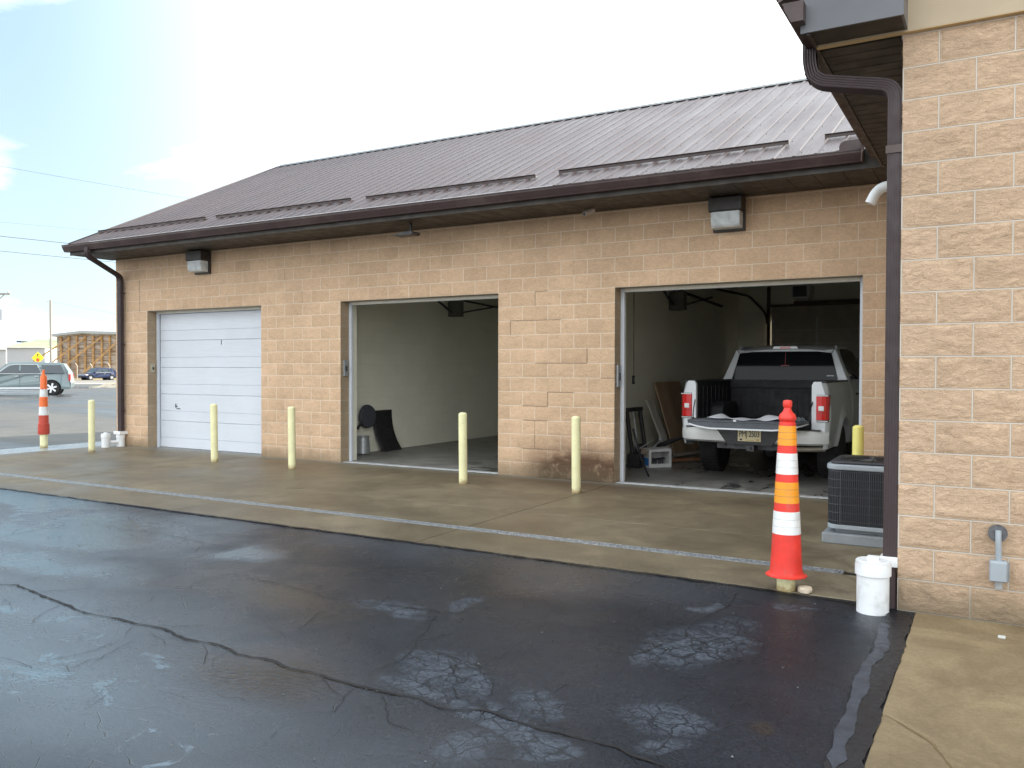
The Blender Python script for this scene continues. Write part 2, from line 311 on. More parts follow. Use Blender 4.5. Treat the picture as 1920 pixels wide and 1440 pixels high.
# ---------------------------------------------------------------- mesh builder
class MB:
    def __init__(s): s.v=[]; s.f=[]; s.mi=[]; s.cur=0
    def add(s,vs,fs,mi=None):
        b=len(s.v); s.v+= [tuple(map(float,q)) for q in vs]
        s.f+=[tuple(b+i for i in f) for f in fs]; s.mi+=[s.cur if mi is None else mi]*len(fs); return s
    def box(s,x0,x1,y0,y1,z0,z1,mi=None):
        return s.add([(x0,y0,z0),(x1,y0,z0),(x1,y1,z0),(x0,y1,z0),(x0,y0,z1),(x1,y0,z1),(x1,y1,z1),(x0,y1,z1)],
            [(0,3,2,1),(4,5,6,7),(0,1,5,4),(1,2,6,5),(2,3,7,6),(3,0,4,7)],mi)
    def obox(s,c,ax,ay,az,mi=None):   # centre and three half-axis vectors
        c,ax,ay,az=[np.array(q,float) for q in (c,ax,ay,az)]
        vs=[c+i*ax+j*ay+k*az for k in(-1,1) for (i,j) in ((-1,-1),(1,-1),(1,1),(-1,1))]
        return s.add(vs,[(0,3,2,1),(4,5,6,7),(0,1,5,4),(1,2,6,5),(2,3,7,6),(3,0,4,7)],mi)
    def beam(s,a,b,w,h,up=(0,0,1),mi=None):
        a=np.array(a,float); b=np.array(b,float); d=b-a; L_=np.linalg.norm(d); d/=L_
        up=np.array(up,float); sd_=np.cross(d,up); sd_/=np.linalg.norm(sd_); u=np.cross(sd_,d)
        return s.obox((a+b)/2,d*L_/2,sd_*w/2,u*h/2,mi)
    def prism(s,poly,axis,a,b,mi=None):   # poly: 2-D points in the other two axes
        n=len(poly)
        def P(p,t): return {'x':(t,p[0],p[1]),'y':(p[0],t,p[1]),'z':(p[0],p[1],t)}[axis]
        vs=[P(p,a) for p in poly]+[P(p,b) for p in poly]
        return s.add(vs,[tuple(range(n))[::-1],tuple(range(n,2*n))]+[(i,(i+1)%n,(i+1)%n+n,i+n) for i in range(n)],mi)
    def lathe(s,prof,c=(0,0,0),n=32,axis='z',cap=True,mi=None):
        vs=[];fs=[]
        for (r_,z) in prof:
            for i in range(n):
                a=2*math.pi*i/n; p=(r_*math.cos(a),r_*math.sin(a),z)
                if axis=='x': p=(p[2],p[0],p[1])
                if axis=='y': p=(p[0],p[2],p[1])
                vs.append((p[0]+c[0],p[1]+c[1],p[2]+c[2]))
        for k in range(len(prof)-1):
            for i in range(n):
                j=(i+1)%n; fs.append((k*n+i,k*n+j,(k+1)*n+j,(k+1)*n+i))
        if cap: fs.append(tuple(range(n))[::-1]); fs.append(tuple((len(prof)-1)*n+i for i in range(n)))
        return s.add(vs,fs,mi)
    def tube(s,path,rad,n=12,cap=True,mi=None,sect=None,up=(0,0,1)):
        P=[np.array(p,float) for p in path]; m_=len(P); vs=[];fs=[]
        if not hasattr(rad,'__len__'): rad=[rad]*m_
        prev=None
        for k in range(m_):
            d=P[min(k+1,m_-1)]-P[max(k-1,0)]; d/=np.linalg.norm(d)
            if prev is None:
                u=np.array(up,float)
                if abs(d@u)>.95: u=np.array((0,1.,0)) if abs(d[1])<.9 else np.array((1.,0,0))
                a=np.cross(d,u)
            else: a=prev-(prev@d)*d
            a/=np.linalg.norm(a); prev=a; b=np.cross(d,a)
            if sect is None: pts=[(math.cos(2*math.pi*i/n),math.sin(2*math.pi*i/n)) for i in range(n)]
            else: pts=sect
            vs+=[P[k]+a*q[0]*rad[k]+b*q[1]*rad[k] for q in pts]
        nn=len(pts)
        for k in range(m_-1):
            for i in range(nn):
                j=(i+1)%nn; fs.append((k*nn+i,k*nn+j,(k+1)*nn+j,(k+1)*nn+i))
        if cap: fs.append(tuple(range(nn))[::-1]); fs.append(tuple((m_-1)*nn+i for i in range(nn)))
        return s.add(vs,fs,mi)
def bend(pts,rad=.06,n=6):   # round the corners of a poly-line
    out_=[np.array(pts[0],float)]
    for i in range(1,len(pts)-1):
        a,b,c=[np.array(q,float) for q in pts[i-1:i+2]]
        d1=(a-b)/np.linalg.norm(a-b); d2=(c-b)/np.linalg.norm(c-b)
        for k in range(n+1):
            t=k/n; p1=b+d1*rad; p2=b+d2*rad
            out_.append((1-t)**2*p1+2*t*(1-t)*b+t*t*p2)
    out_.append(np.array(pts[-1],float)); return out_
WL={}
def base(o): return WL.get(o.name,Vector((0,0,0)))
def thing(name,label,cat,loc=(0,0,0),rot=0,group=None):
    o=bpy.data.objects.new(name,None); S.collection.objects.link(o); o.empty_display_size=.2
    o.location=loc; o.rotation_euler=(0,0,rot); WL[o.name]=Vector(loc)
    o['label']=label; o['category']=cat
    if group: o['group']=group
    return o
def obj(name,mb,mats,parent=None,local=False,smooth=False,bev=0,label=None,seg=2):
    me=bpy.data.meshes.new(name)
    if isinstance(mb,MB):
        me.from_pydata(mb.v,[],mb.f)
        if any(mb.mi): me.polygons.foreach_set('material_index',mb.mi)
        me.update()
    else: me=mb
    if not isinstance(mats,(list,tuple)): mats=[mats]
    for m_ in mats: me.materials.append(m_)
    if isinstance(mb,MB):
        import bmesh
        bm=bmesh.new(); bm.from_mesh(me); bmesh.ops.recalc_face_normals(bm,faces=bm.faces) if len(mb.f)<60000 and not getattr(mb,'keep',False) else None; bm.to_mesh(me); bm.free()
    o=bpy.data.objects.new(name,me); S.collection.objects.link(o)
    if parent is not None:
        o.parent=parent; off=base(parent)
        if not local: o.location=-off; WL[o.name]=Vector((0,0,0))
        else: WL[o.name]=Vector((0,0,0))
        if not local and off.length==0: o.location=(0,0,0)
    if smooth:
        for p in me.polygons: p.use_smooth=True
        try: me.set_sharp_from_angle(angle=math.radians(40))
        except Exception: pass
    if bev:
        b=o.modifiers.new('bevel','BEVEL'); b.width=bev; b.segments=seg; b.limit_method='ANGLE'; b.angle_limit=math.radians(35)
    if label: o['label']=label
    return o
def single(name,mb,mats,label,cat,group=None,**k):
    o=obj(name,mb,mats,None,**k); o['label']=label; o['category']=cat
    if group: o['group']=group
    return o
def struct(name,mb,mats,**k):
    o=obj(name,mb,mats,None,**k); o['kind']='structure'; o['label']=name.replace('_',' '); return o
def dup(root,loc,rot=None,label=None):
    r=root.copy(); S.collection.objects.link(r); r.location=loc; WL[r.name]=Vector(loc)
    if rot is not None: r.rotation_euler=(0,0,rot)
    if label: r['label']=label
    for ch in list(root.children):
        c=ch.copy(); S.collection.objects.link(c); c.parent=r
        for g_ in ch.children:
            d=g_.copy(); S.collection.objects.link(d); d.parent=c
    return r
def text_mesh(txt,size,depth=.002,space=1.):
    cu=bpy.data.curves.new('t','FONT'); cu.body=txt; cu.size=size; cu.extrude=depth/2; cu.align_x='CENTER'; cu.align_y='CENTER'; cu.space_character=space
    t=bpy.data.objects.new('t',cu); S.collection.objects.link(t); dg=bpy.context.evaluated_depsgraph_get()
    me=bpy.data.meshes.new_from_object(t.evaluated_get(dg)); bpy.data.objects.remove(t); return me
def xform(me,M): me.transform(M); return me
# value noise (numpy)
def vnoise(x,y,seed=0):
    xi=np.floor(x).astype(np.int64); yi=np.floor(y).astype(np.int64); fx=x-xi; fy=y-yi
    fx=fx*fx*(3-2*fx); fy=fy*fy*(3-2*fy)
    def h(a,b):
        n=(a*374761393+b*668265263+seed*1442695041)&0xffffffff; n=((n^(n>>13))*1274126177)&0xffffffff; return ((n^(n>>16))&0xffff)/65535.
    return (h(xi,yi)*(1-fx)+h(xi+1,yi)*fx)*(1-fy)+(h(xi,yi+1)*(1-fx)+h(xi+1,yi+1)*fx)*fy
def fbm(x,y,o=4,seed=0):
    s_=0;a=.5
    for k in range(o): s_=s_+a*vnoise(x*2**k,y*2**k,seed+k*17); a*=.5
    return s_
def grid_mesh(name,U,V,P,mask=None):   # P: (nu,nv,3); mask per cell
    nu,nv=len(U),len(V); idx=np.arange(nu*nv).reshape(nu,nv)
    a=idx[:-1,:-1];b=idx[1:,:-1];c=idx[1:,1:];d=idx[:-1,1:]
    F=np.stack([a,b,c,d],-1).reshape(-1,4)
    if mask is not None: F=F[mask.reshape(-1)]
    me=bpy.data.meshes.new(name); me.vertices.add(nu*nv); me.vertices.foreach_set('co',P.reshape(-1).astype(np.float32))
    me.loops.add(F.size); me.loops.foreach_set('vertex_index',F.reshape(-1).astype(np.int32))
    me.polygons.add(len(F)); me.polygons.foreach_set('loop_start',(np.arange(len(F))*4).astype(np.int32)); me.polygons.foreach_set('loop_total',np.full(len(F),4,dtype=np.int32))
    me.update(calc_edges=True); me.validate()
    me.polygons.foreach_set('use_smooth',np.ones(len(F),dtype=bool)); me.update(); return me
BW,BH=.4064,.2032
def axis_samples(lo,hi,step,keys):
    ks=sorted(set([lo,hi]+[k for k in keys if lo<k<hi])); out_=[]
    for a,b in zip(ks[:-1],ks[1:]):
        n=max(1,int(round((b-a)/step))); out_+=list(np.linspace(a,b,n,endpoint=False))
    return np.array(out_+[hi])
def block_wall(name,plane,fixed,sign,u0,u1,z0,z1,step,shift,holes=(),amp=.016,seed=3,edge_free=False):
    """split-faced block wall: each block face bulges and breaks unevenly, joints are tooled back"""
    U=axis_samples(u0,u1,step,[h[0] for h in holes]+[h[1] for h in holes]); V=axis_samples(z0,z1,step,[h[2] for h in holes]+[h[3] for h in holes])
    uu,vv=np.meshgrid(U,V,indexing='ij')
    row=np.floor(vv/BH+1e-6); us=uu+shift+np.where(row.astype(int)%2==0,BW/2,0)   # same bond as the shader
    fu=(us/BW)%1.; fv=(vv/BH)%1.
    du=np.minimum(fu,1-fu)*BW; dv=np.minimum(fv,1-fv)*BH; d=np.minimum(du,dv)
    m_=np.clip((d-.004)/.022,0,1); m_=m_*m_*(3-2*m_)
    bid=np.floor(us/BW)*13.7+row*7.3
    n=fbm(uu*9+bid,vv*14,4,seed)-.47+.5*(fbm(uu*34,vv*50,3,seed+5)-.45)
    disp=m_*(.006+amp*1.6*n)
    if not edge_free:
        for h in list(holes)+[(u0,u1,z0,z1)]:
            ins=np.minimum.reduce([np.maximum.reduce([h[0]-uu,uu-h[1],h[2]-vv,vv-h[3]])])
            e=np.abs(ins) if h in holes else np.minimum.reduce([uu-u0,u1-uu,vv-z0+9,z1-vv])
            disp=disp*np.clip(np.abs(e)/.02,0.25,1)
    P=np.zeros(uu.shape+(3,))
    if plane=='y': P[...,0]=uu; P[...,1]=fixed+sign*disp
    else: P[...,1]=uu; P[...,0]=fixed+sign*disp
    P[...,2]=vv
    um=(U[:-1]+U[1:])/2; vm=(V[:-1]+V[1:])/2; a,b=np.meshgrid(um,vm,indexing='ij'); keep=np.ones(a.shape,bool)
    for h in holes: keep&=~((a>h[0])&(a<h[1])&(b>h[2])&(b<h[3]))
    if (plane=='y')!=(sign<0): U=U
    me=grid_mesh(name,U,V,P,keep)
    if (plane=='y' and sign>0) or (plane=='x' and sign<0): me.flip_normals()
    return me
# ---------------------------------------------------------------- ground
def holed(me,name,mat): return struct(name,me,mat)
# huge lot, one sheet out to the horizon
U=np.array([-900,-300,-120,-60,-20,-9.9,5.9,20,60,300,900.]);V=np.array([-900,-300,-60,-20,-10,-4.5,0,10,30,80,300,900.])
uu,vv=np.meshgrid(U,V,indexing='ij'); P=np.stack([uu,vv,np.full(uu.shape,-.02)],-1)
struct('ground',grid_mesh('ground',U,V,P),lot_m)
# near asphalt, fine sheet with wear masks
U=np.arange(-11,5.9,.02); V=np.arange(-11.5,-4.45,.02)
uu,vv=np.meshgrid(U,V,indexing='ij'); zz=.004*(fbm(uu*.8,vv*.8,3,9)-.5)
P=np.stack([uu,vv,zz-.004],-1); 
X=P.reshape(-1,3); d=X-CAM; w=d@_F; ok=w>.4; ww=np.where(ok,w,1e3); PX=960+F_PX*(d@_r)/ww; PY=720-F_PX*(d@_u)/ww
PX=PX+130*(fbm(X[:,0]*1.7,X[:,1]*1.7,5,1)-.47); PY=PY+60*(fbm(X[:,0]*1.7,X[:,1]*1.7,5,31)-.47)
def ell(cx,cy,rx,ry,ang=0,soft=.5,amp=1.):
    a=math.radians(ang); x=(PX-cx)*math.cos(a)+(PY-cy)*math.sin(a); y=-(PX-cx)*math.sin(a)+(PY-cy)*math.cos(a)
    r_=np.sqrt((x/rx)**2+(y/ry)**2); return np.clip((1+soft-r_)/(2*soft),0,1)*amp*ok
def comb(L_): 
    m_=np.zeros(len(X))
    for e in L_: m_=np.maximum(m_,ell(*e))
    return m_
dry=comb([(745,1142,70,24,10),(890,1137,40,15,-10),(820,1265,85,48,15),(800,1308,110,13,18),(905,1345,70,26,10),(880,1410,70,34,0),(1300,1205,130,42,-12),(1220,1222,70,22,-25),
   (1230,1345,100,32,8),(1000,1325,50,26,20),(1050,1415,60,22,0),(1325,1133,34,7,0),(960,1380,130,20,20),(60,1340,60,20,0,.5,.5),(1235,1395,50,20,0),(120,1150,120,30,5,.5,.6),(1490,1130,50,6,5),(880,1280,30,45,0)])
wet=(1-.75*ell(480,1262,120,34,8,.6))*comb([(40,935,130,20,3,.7,1.5),(70,961,40,8,0,.6,1.3),(150,1000,210,30,0,.7,1.35),(90,1062,170,32,8,.8,1.1),(60,1010,320,110,4,.8,.42),(440,1045,60,16,0,.7,1.15),(380,985,110,16,0,.8,.8),(90,1160,330,90,12,.9,.80),(90,1270,400,150,14,1.,.98),(300,1420,520,90,6,1.,.6),(860,1010,330,40,6,.8,.45),(1120,1080,200,35,8,.8,.4)])
rip=comb([(430,1255,150,42,8,.6,.95),(560,1275,90,30,5,.6,.6),(380,1300,170,40,0,.8,.35),(700,1100,120,25,8,.8,.25)])
silt=comb([(520,1120,140,26,12,.7,.8),(260,1010,60,16,0,.7,.5),(1050,1075,150,30,5,.8,.35),(930,1100,120,40,0,.8,.35),(1420,1360,25,14,0,.4,.9),(500,1258,110,30,8,.6,.8)])
me=grid_mesh('asphalt_pavement',U,V,P)
at=me.color_attributes.new('masks','FLOAT_COLOR','POINT'); col=np.stack([dry,wet,rip,silt],-1).astype(np.float32); at.data.foreach_set('color',col.reshape(-1))
asphalt_o=struct('asphalt_pavement',me,asph_m)
# apron, garage floor, right slab, side strip
def sheet(name,x0,x1,y0,y1,z,mat,thick=.05,bev=.006):
    mb=MB().box(x0,x1,y0,y1,z-thick,z); return struct(name,mb,mat,bev=bev)
JX=[-8.98,-4.98,-1.42,1.84,5.745]; JY=[-4.50,-3.86,-2.62,-.004]
mb=MB()
ext=[(x,y) for x in JX for y in JY]
for i in range(4):
    for j,(ya,yb) in enumerate(((-4.50,-3.775),(-3.655,-2.62),(-2.62,-.004))):
        sh=.0
        mb.box(JX[i]+.004,JX[i+1]-.004,ya+.004,yb-.004,-.06,.002+.0015*random.random())
struct('concrete_apron',mb,apron_m,bev=.006)
struct('apron_joint_bed',MB().box(-8.97,5.74,-4.49,-.01,-.03,-.012),crack_m)
mb=MB(); mb.box(5.86,12,-12.5,-4.60,-.06,.004); struct('concrete_slab',mb,rslab_m,bev=.006)
struct('side_concrete_strip',MB().box(-9.95,-8.985,-7,9.5,-.06,.001),strip_m,bev=.004)
struct('garage_floor',MB().box(-8.6,5.7,.004,8.95,-.06,.004),gfloor_m)
# pale worn sills across the two open doorways
for a,b in ((-3.0,0),(1.84,4.93)): struct('threshold',MB().box(a,b,.03,.16,0,.009),simple('pale_threshold',(.50,.52,.53),.6,var=.2,sc=8),bev=.003)
# seal band along the slab edge
def px_ground(pts,z=0.): return [on(x,y,2,z) for x,y in pts]
def ribbon(mb,pts,w0,w1,z,jit=.25,seed=1,step=.03,mi=None):
    rs=np.random.RandomState(seed); P_=[np.array(p[:2]) for p in pts]; out_=[]
    for a,b in zip(P_[:-1],P_[1:]):
        n=max(1,int(np.linalg.norm(b-a)/step)); out_+=[a+(b-a)*k/n for k in range(n)]
    out_.append(P_[-1]); Q=np.array(out_); n=len(Q)
    if n<3: return
    t=np.gradient(Q,axis=0); t/=np.linalg.norm(t,axis=1)[:,None]+1e-9; nn=np.stack([-t[:,1],t[:,0]],1)
    off=(fbm(np.arange(n)*.17,np.zeros(n)+seed,3,seed)-.45)*jit*.16+ (rs.rand(n)-.5)*.010*jit
    off=off+(fbm(np.arange(n)*.9,np.ones(n)*seed,2,seed+9)-.42)*.035*jit; Q=Q+nn*off[:,None]; wd=(w0+(w1-w0)*(np.clip(fbm(np.arange(n)*.35,np.ones(n)*seed*3.3,3,seed+2)*2.4-.55,0,1.4)))/2*np.clip(np.minimum(np.arange(n),n-1-np.arange(n))/4.,.15,1)
    A=Q+nn*wd[:,None]; B=Q-nn*wd[:,None]
    vs=[(p[0],p[1],z) for p in A]+[(p[0],p[1],z) for p in B]; mb.add(vs,[(i,i+1,n+i+1,n+i) for i in range(n-1)],mi)
def z7(*a): return [(x/2,880+y/2) for x,y in a]
def z8(*a): return [(960+x/2,1000+y/2) for x,y in a]
cr=[(z7((-80,425),(0,430),(60,435),(170,478),(260,510),(330,535),(430,555),(510,580),(580,590),(700,630),(830,658),(900,690),(1040,720),(1090,745),(1200,765),(1300,800),(1420,832),(1560,860),(1650,895),(1740,905),(1810,905),(1920,940))+z8((90,725),(190,745),(270,765),(340,790),(400,805),(440,830),(500,850),(560,870),(620,890)),.008,.022),
 (z7((870,388),(980,412),(1050,432),(1150,455),(1230,480),(1300,493),(1400,503),(1500,512),(1620,525),(1660,540),(1720,540),(1790,515),(1850,490)),.003,.009),
 (z7((1650,540),(1610,590),(1570,640),(1555,670),(1500,715),(1440,745),(1370,765)),.003,.008),
 (z7((1590,672),(1700,705),(1790,735),(1810,765),(1740,790),(1705,815),(1720,855),(1780,880),(1830,900)),.003,.008),
 (z7((1810,765),(1840,800),(1838,840),(1790,870)),.002,.006),
 (z8((850,212),(835,250),(805,280),(740,300),(690,330),(655,360),(650,390),(590,400),(540,430),(490,450),(455,460),(465,475)),.003,.009),
 (z8((455,460),(400,480),(340,470)),.002,.004),(z8((590,400),(560,370),(500,360)),.002,.004),(z8((490,400),(460,430),(455,460)),.002,.004),
 (z7((-10,257),(150,225),(340,205),(480,190),(640,160)),.003,.008),(z7((360,208),(620,245),(700,262),(850,290),(930,300)),.002,.006),
 (z7((520,640),(700,660)),.001,.003),(z7((1090,610),(1160,600),(1240,610)),.001,.003),(z7((1120,700),(1200,690),(1290,700)),.001,.003),(z7((-10,700),(120,745),(260,760),(330,740)),.001,.004),
 (z8((450,830),(470,860),(480,890)),.003,.01),(z8((360,745),(420,710),(500,690),(560,700),(640,690)),.002,.004),(z7((940,1040),(1000,1030),(1080,1040),(1130,1030)),.001,.004),(z7((1370,765),(1250,770),(1190,765)),.001,.004)]
mb=MB(); mb.keep=True
for i,(p,a,b) in enumerate(cr): ribbon(mb,px_ground(p),a,b,.0015,jit=.35,seed=i+3)
rs=np.random.RandomState(12)
for i,(p,a,b) in enumerate(cr):
    W_=px_ground(p)
    for q0,q1 in zip(W_[:-1],W_[1:]):
        L_=np.linalg.norm(q1-q0)
        for _ in range(int(L_/.35+rs.rand()*.9)):
            t=rs.rand(); o_=q0+(q1-q0)*t; ang=math.atan2(*(q1-q0)[1::-1])+rs.choice([-1,1])*(.5+rs.rand()); l_=.08+.25*rs.rand(); e_=o_+np.array([math.cos(ang),math.sin(ang),0])*l_; f_=e_+np.array([math.cos(ang+rs.randn()*.7),math.sin(ang+rs.randn()*.7),0])*l_*.8
            ribbon(mb,[o_,e_,f_],.0015,.005,.0012,jit=.3,seed=int(rs.randint(999)),step=.02)
for _ in range(150):
    x=rs.uniform(-4,5.5); y=rs.uniform(-9,-4.7); ang=rs.uniform(-.5,.5)+rs.choice([0,0,1.4]); P_=[np.array([x,y,0.])]
    for k in range(rs.randint(2,5)): ang+=rs.randn()*.45; P_.append(P_[-1]+np.array([math.cos(ang),math.sin(ang),0])*rs.uniform(.05,.16))
    ribbon(mb,P_,.001,.0035,.0012,jit=.3,seed=int(rs.randint(999)),step=.02)
struct('pavement_crack',mb,crack_m)
gm=MB(); gm.keep=True
for _ in range(420):   # loose grit on the pavement
    x=rs.uniform(-5,5.7); y=rs.uniform(-9.2,-4.6); r_=rs.uniform(.002,.007); a0=rs.rand()*6
    pts=[(x+r_*math.cos(a0+k*1.2566),y+r_*math.sin(a0+k*1.2566),0.0) for k in range(5)]; gm.add(pts+[(x,y,r_*.9+.001)],[(k,(k+1)%5,5) for k in range(5)])
struct('pavement_grit',gm,simple('pale_grit',(.12,.12,.12),.8,var=.5,sc=3))['kind']='stuff'
mb=MB(); mb.keep=True
ribbon(mb,px_ground(z8((1390,685),(1440,710),(1480,735),(1530,765),(1580,800),(1620,840),(1650,880),(1700,940))),.006,.014,.0065,seed=50)
struct('slab_crack',mb,simple('slab_crack_brown',(.16,.11,.05),.9))
# seam: grey worn seal stripe and thick black sealant with ragged edge onto the slab
seal_m=simple('black_sealant',(.006,.007,.010),.45,var=.4,sc=14,bump=.5,bsc=40)
sealg_m=simple('grey_worn_sealant',(.035,.041,.055),.5,var=.3,sc=9,bump=.5,bsc=40)
mb=MB(); mb.keep=True; ribbon(mb,[(5.74,-4.60),(5.79,-4.85),(5.80,-5.6),(5.79,-6.4),(5.80,-7.2),(5.80,-8.4),(5.80,-10)],.11,.15,.0075,jit=.07,seed=61); 
ribbon(mb,[(-11,-4.505),(-6,-4.505),(-2,-4.508),(2,-4.512),(4.6,-4.52),(5.4,-4.56),(5.75,-4.66)],.02,.05,.0055,jit=.25,seed=66)
struct('sealant_seam',mb,seal_m)
mb=MB(); mb.keep=True; ribbon(mb,px_ground(z8((1395,335),(1390,440),(1330,500),(1300,600),(1265,700),(1225,800),(1205,900))),.045,.08,.0095,jit=.1,seed=63); struct('worn_seal_stripe',mb,sealg_m)
# trench drain
dr=thing('trench_drain','long narrow galvanised drain grate set in the concrete apron','drain',(-1.2,-3.7,0))
mb=MB(); mb.box(-8.97,5.28,-3.773,-3.757,-.04,.006); mb.box(-8.97,5.28,-3.673,-3.657,-.04,.006); mb.box(-8.97,5.28,-3.757,-3.673,-.06,-.035); mb.box(5.28,5.30,-3.773,-3.657,-.04,.006); drn_m=simple('drain_steel',(.33,.35,.37),.45,.5,var=.3,sc=20); obj('frame',mb,drn_m,dr)
mb=MB(); x=-8.95
while x<5.26:
    mb.add([(x,-3.756,.003),(x+.012,-3.756,.003),(x+.040,-3.674,.003),(x+.028,-3.674,.003),(x,-3.756,-.02),(x+.012,-3.756,-.02),(x+.040,-3.674,-.02),(x+.028,-3.674,-.02)],[(0,1,2,3),(4,7,6,5),(0,4,5,1),(1,5,6,2),(2,6,7,3),(3,7,4,0)]); x+=.036
mb.box(-8.95,5.27,-3.721,-3.709,-.015,.0045); obj('grate',mb,drn_m,dr)
# ---------------------------------------------------------------- main building
X0,ZS=-8.87,3.684; OPEN=[(-7.91,-4.834),(-3.016,0.),(1.829,4.934)]; OZ=13*BH
bl=thing('garage_building','tan split-face block garage with three door openings and brown ribbed metal roof','building',(-1.5,4.5,0))
wall=obj('front_wall',block_wall('front_wall','y',0.,-1,X0,5.9,-.02,ZS+.02,.025,0.,[(a,b,-.02,OZ) for a,b in OPEN],amp=.007,seed=3),wall_m,bl)
# jambs and lintel undersides
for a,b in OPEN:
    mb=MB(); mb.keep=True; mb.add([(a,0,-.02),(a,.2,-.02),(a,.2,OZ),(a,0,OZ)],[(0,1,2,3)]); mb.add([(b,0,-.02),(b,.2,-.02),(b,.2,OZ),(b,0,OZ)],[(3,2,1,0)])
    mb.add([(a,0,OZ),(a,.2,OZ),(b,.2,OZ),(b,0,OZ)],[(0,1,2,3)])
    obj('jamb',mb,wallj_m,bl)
# inside shell (thick), with openings
mb=MB(); xs=[X0]+[q for o_ in OPEN for q in o_]+[5.75]
for i in range(0,8,2): mb.box(xs[i]+(.002 if i else 0),xs[i+1]-.002,.2,.4,0,OZ)
mb.box(X0,5.75,.2,.4,OZ+.002,3.68); obj('inner_front_wall',mb,innerx_m,bl)
obj('gable_wall',block_wall('gable_wall','x',X0,-1,0.,9.1,-.02,ZS,.05,.0,(),amp=.011,seed=8),wallj_m,bl)
for a,b,c in ((X0+.01,X0+.3,9.1),(-4.12,-3.72,8.9),(.71,1.11,8.9),(5.45,5.75,9.1)): obj('divider_wall',MB().box(a,b,.4,c,0,3.68),inner_m,bl)
mb=MB(); mb.box(X0+.3,1.86,8.9,9.1,0,3.68); mb.box(4.95,5.45,8.9,9.1,0,3.68); mb.box(1.862,4.948,8.9,9.1,2.75,3.68); obj('back_wall',mb,innerx_m,bl)
obj('ceiling',MB().box(X0+.1,5.7,.1,9.0,3.69,3.75),simple('dark_ceiling',(.45,.44,.40),.8),bl)
# hairline cracks stepping through the mortar
CRK=[]
mcm=simple('mortar_crack_dark',(.22,.15,.10),.9)
def vcr(x,z0,z1): CRK.append((x-.0022,x+.0022,z0,z1))
def hcr(x0,x1,z): CRK.append((x0,x1,z-.0022,z+.0022))
k=BW/2; r=BH
vcr(-8.13,13*r,16*r); vcr(-4.27,15*r,16*r); vcr(-3.86,13*r,14*r)
vcr(3*k,12*r,13*r); hcr(3*k,4*k,13*r); vcr(k,10*r,11*r); hcr(k,5*k,11*r); hcr(3*k,7*k,8*r); vcr(7*k,8*r,9*r); hcr(8*k,9*k,7*r); vcr(4*k,5*r,6*r); hcr(4*k,6*k,6*r)
hcr(2*k,4*k,5*r); hcr(2*k,4*k,4*r); vcr(3*k,2*r,4*r); hcr(2*k,5*k,2*r); vcr(6*k,14*r,15*r)
for q in CRK: obj('mortar_crack',MB().box(q[0],q[1],-.007,-.003,q[2],q[3]),mcm,wall)
# door frames
for i,(a,b) in enumerate(OPEN):
    mb=MB(); mb.box(a+.001,a+.055,.2,.245,0,OZ-.001); mb.box(b-.055,b-.001,.2,.245,0,OZ-.001); mb.box(a+.057,b-.057,.2,.245,OZ-.05,OZ-.001)
    mb.box(a+.02,a+.03,.19,.2,0,OZ-.03); obj('door_frame',mb,[white_m],bl,bev=.004)
    mb=MB(); mb.box(a+.057,b-.057,.195,.2,OZ-.045,OZ-.002); obj('door_header',mb,trimw_m,bl)
# roof
RE=-.88; RZ=3.885; RS=.4825; RY=4.58; XL=-8.98; XR=6.6
mb=MB(); mb.keep=True
def sl(y): return RZ+RS*(y-RE)
xs=[XL]; hs=[0]
i0=int(round((3.87-XL)/.2286)); x_off=3.87-i0*.2286
prof=[]; x=x_off
while x<XR:
    prof+=[(x-.032,0),(x-.014,.019),(x+.014,.019),(x+.032,0),(x+.085,0),(x+.09,.0035),(x+.10,.0035),(x+.105,0),(x+.125,0),(x+.13,.0035),(x+.14,.0035),(x+.145,0)]; x+=.2286
prof=[p for p in prof if XL<p[0]<XR]; prof=[(XL,0)]+prof+[(XR,0)]
for side in (1,-1):
    y0=RE-.015; vs=[]
    for (x,h) in prof:
        for yy in (y0,RY):
            z=sl(yy)+h; vs.append((x,yy if side==1 else 2*RY-yy,z))
    n=len(prof); mb.add(vs,[(2*i,2*i+2,2*i+3,2*i+1) if side==1 else (2*i,2*i+1,2*i+3,2*i+2) for i in range(n-1)])
roof=obj('roof',mb,roof_m,bl)
mb=MB()
for j in range(9):
    yy=-.72+j*.63
    for i in range(70):
        x=x_off+i*.2286+.05
        if XL<x<XR: mb.obox((x,yy,sl(yy)+.003),(.004,0,0),(0,.004,.002),(0,-.0015,.003))
obj('screw',mb,simple('screw_grey',(.07,.06,.06),.5),roof)['kind']='stuff'
mb=MB(); mb.prism([(RY-.16,sl(RY-.16)+.024),(RY,sl(RY)+.03),(RY+.16,sl(RY-.16)+.024),(RY+.16,sl(RY-.16)+.03),(RY,sl(RY)+.038),(RY-.16,sl(RY-.16)+.032)],'x',XL-.02,XR); obj('ridge_cap',mb,simple('ridge_grey',(.13,.14,.14),.4),roof)
mb=MB(); mb.prism([(RE-.02,RZ-.04),(RY,sl(RY)-.03),(RY,sl(RY)+.034),(RE-.02,RZ+.026)],'x',XL-.035,XL-.002); obj('rake_trim',mb,roof_m,roof)
mb=MB(); mb.prism([(RE+.01,ZS+.001),(0.,ZS+.001),(RY,sl(RY)-.3),(RY,sl(RY)-.02),(RE+.01,RZ-.02)],'x',XL,X0+.0); obj('gable_end',mb,soff_m,bl)
mb=MB(); mb.prism([(0.02,3.69),(9.08,3.69),(RY,6.35)],'x',X0+.01,X0+.2); obj('gable_panel',mb,brown_m,bl)
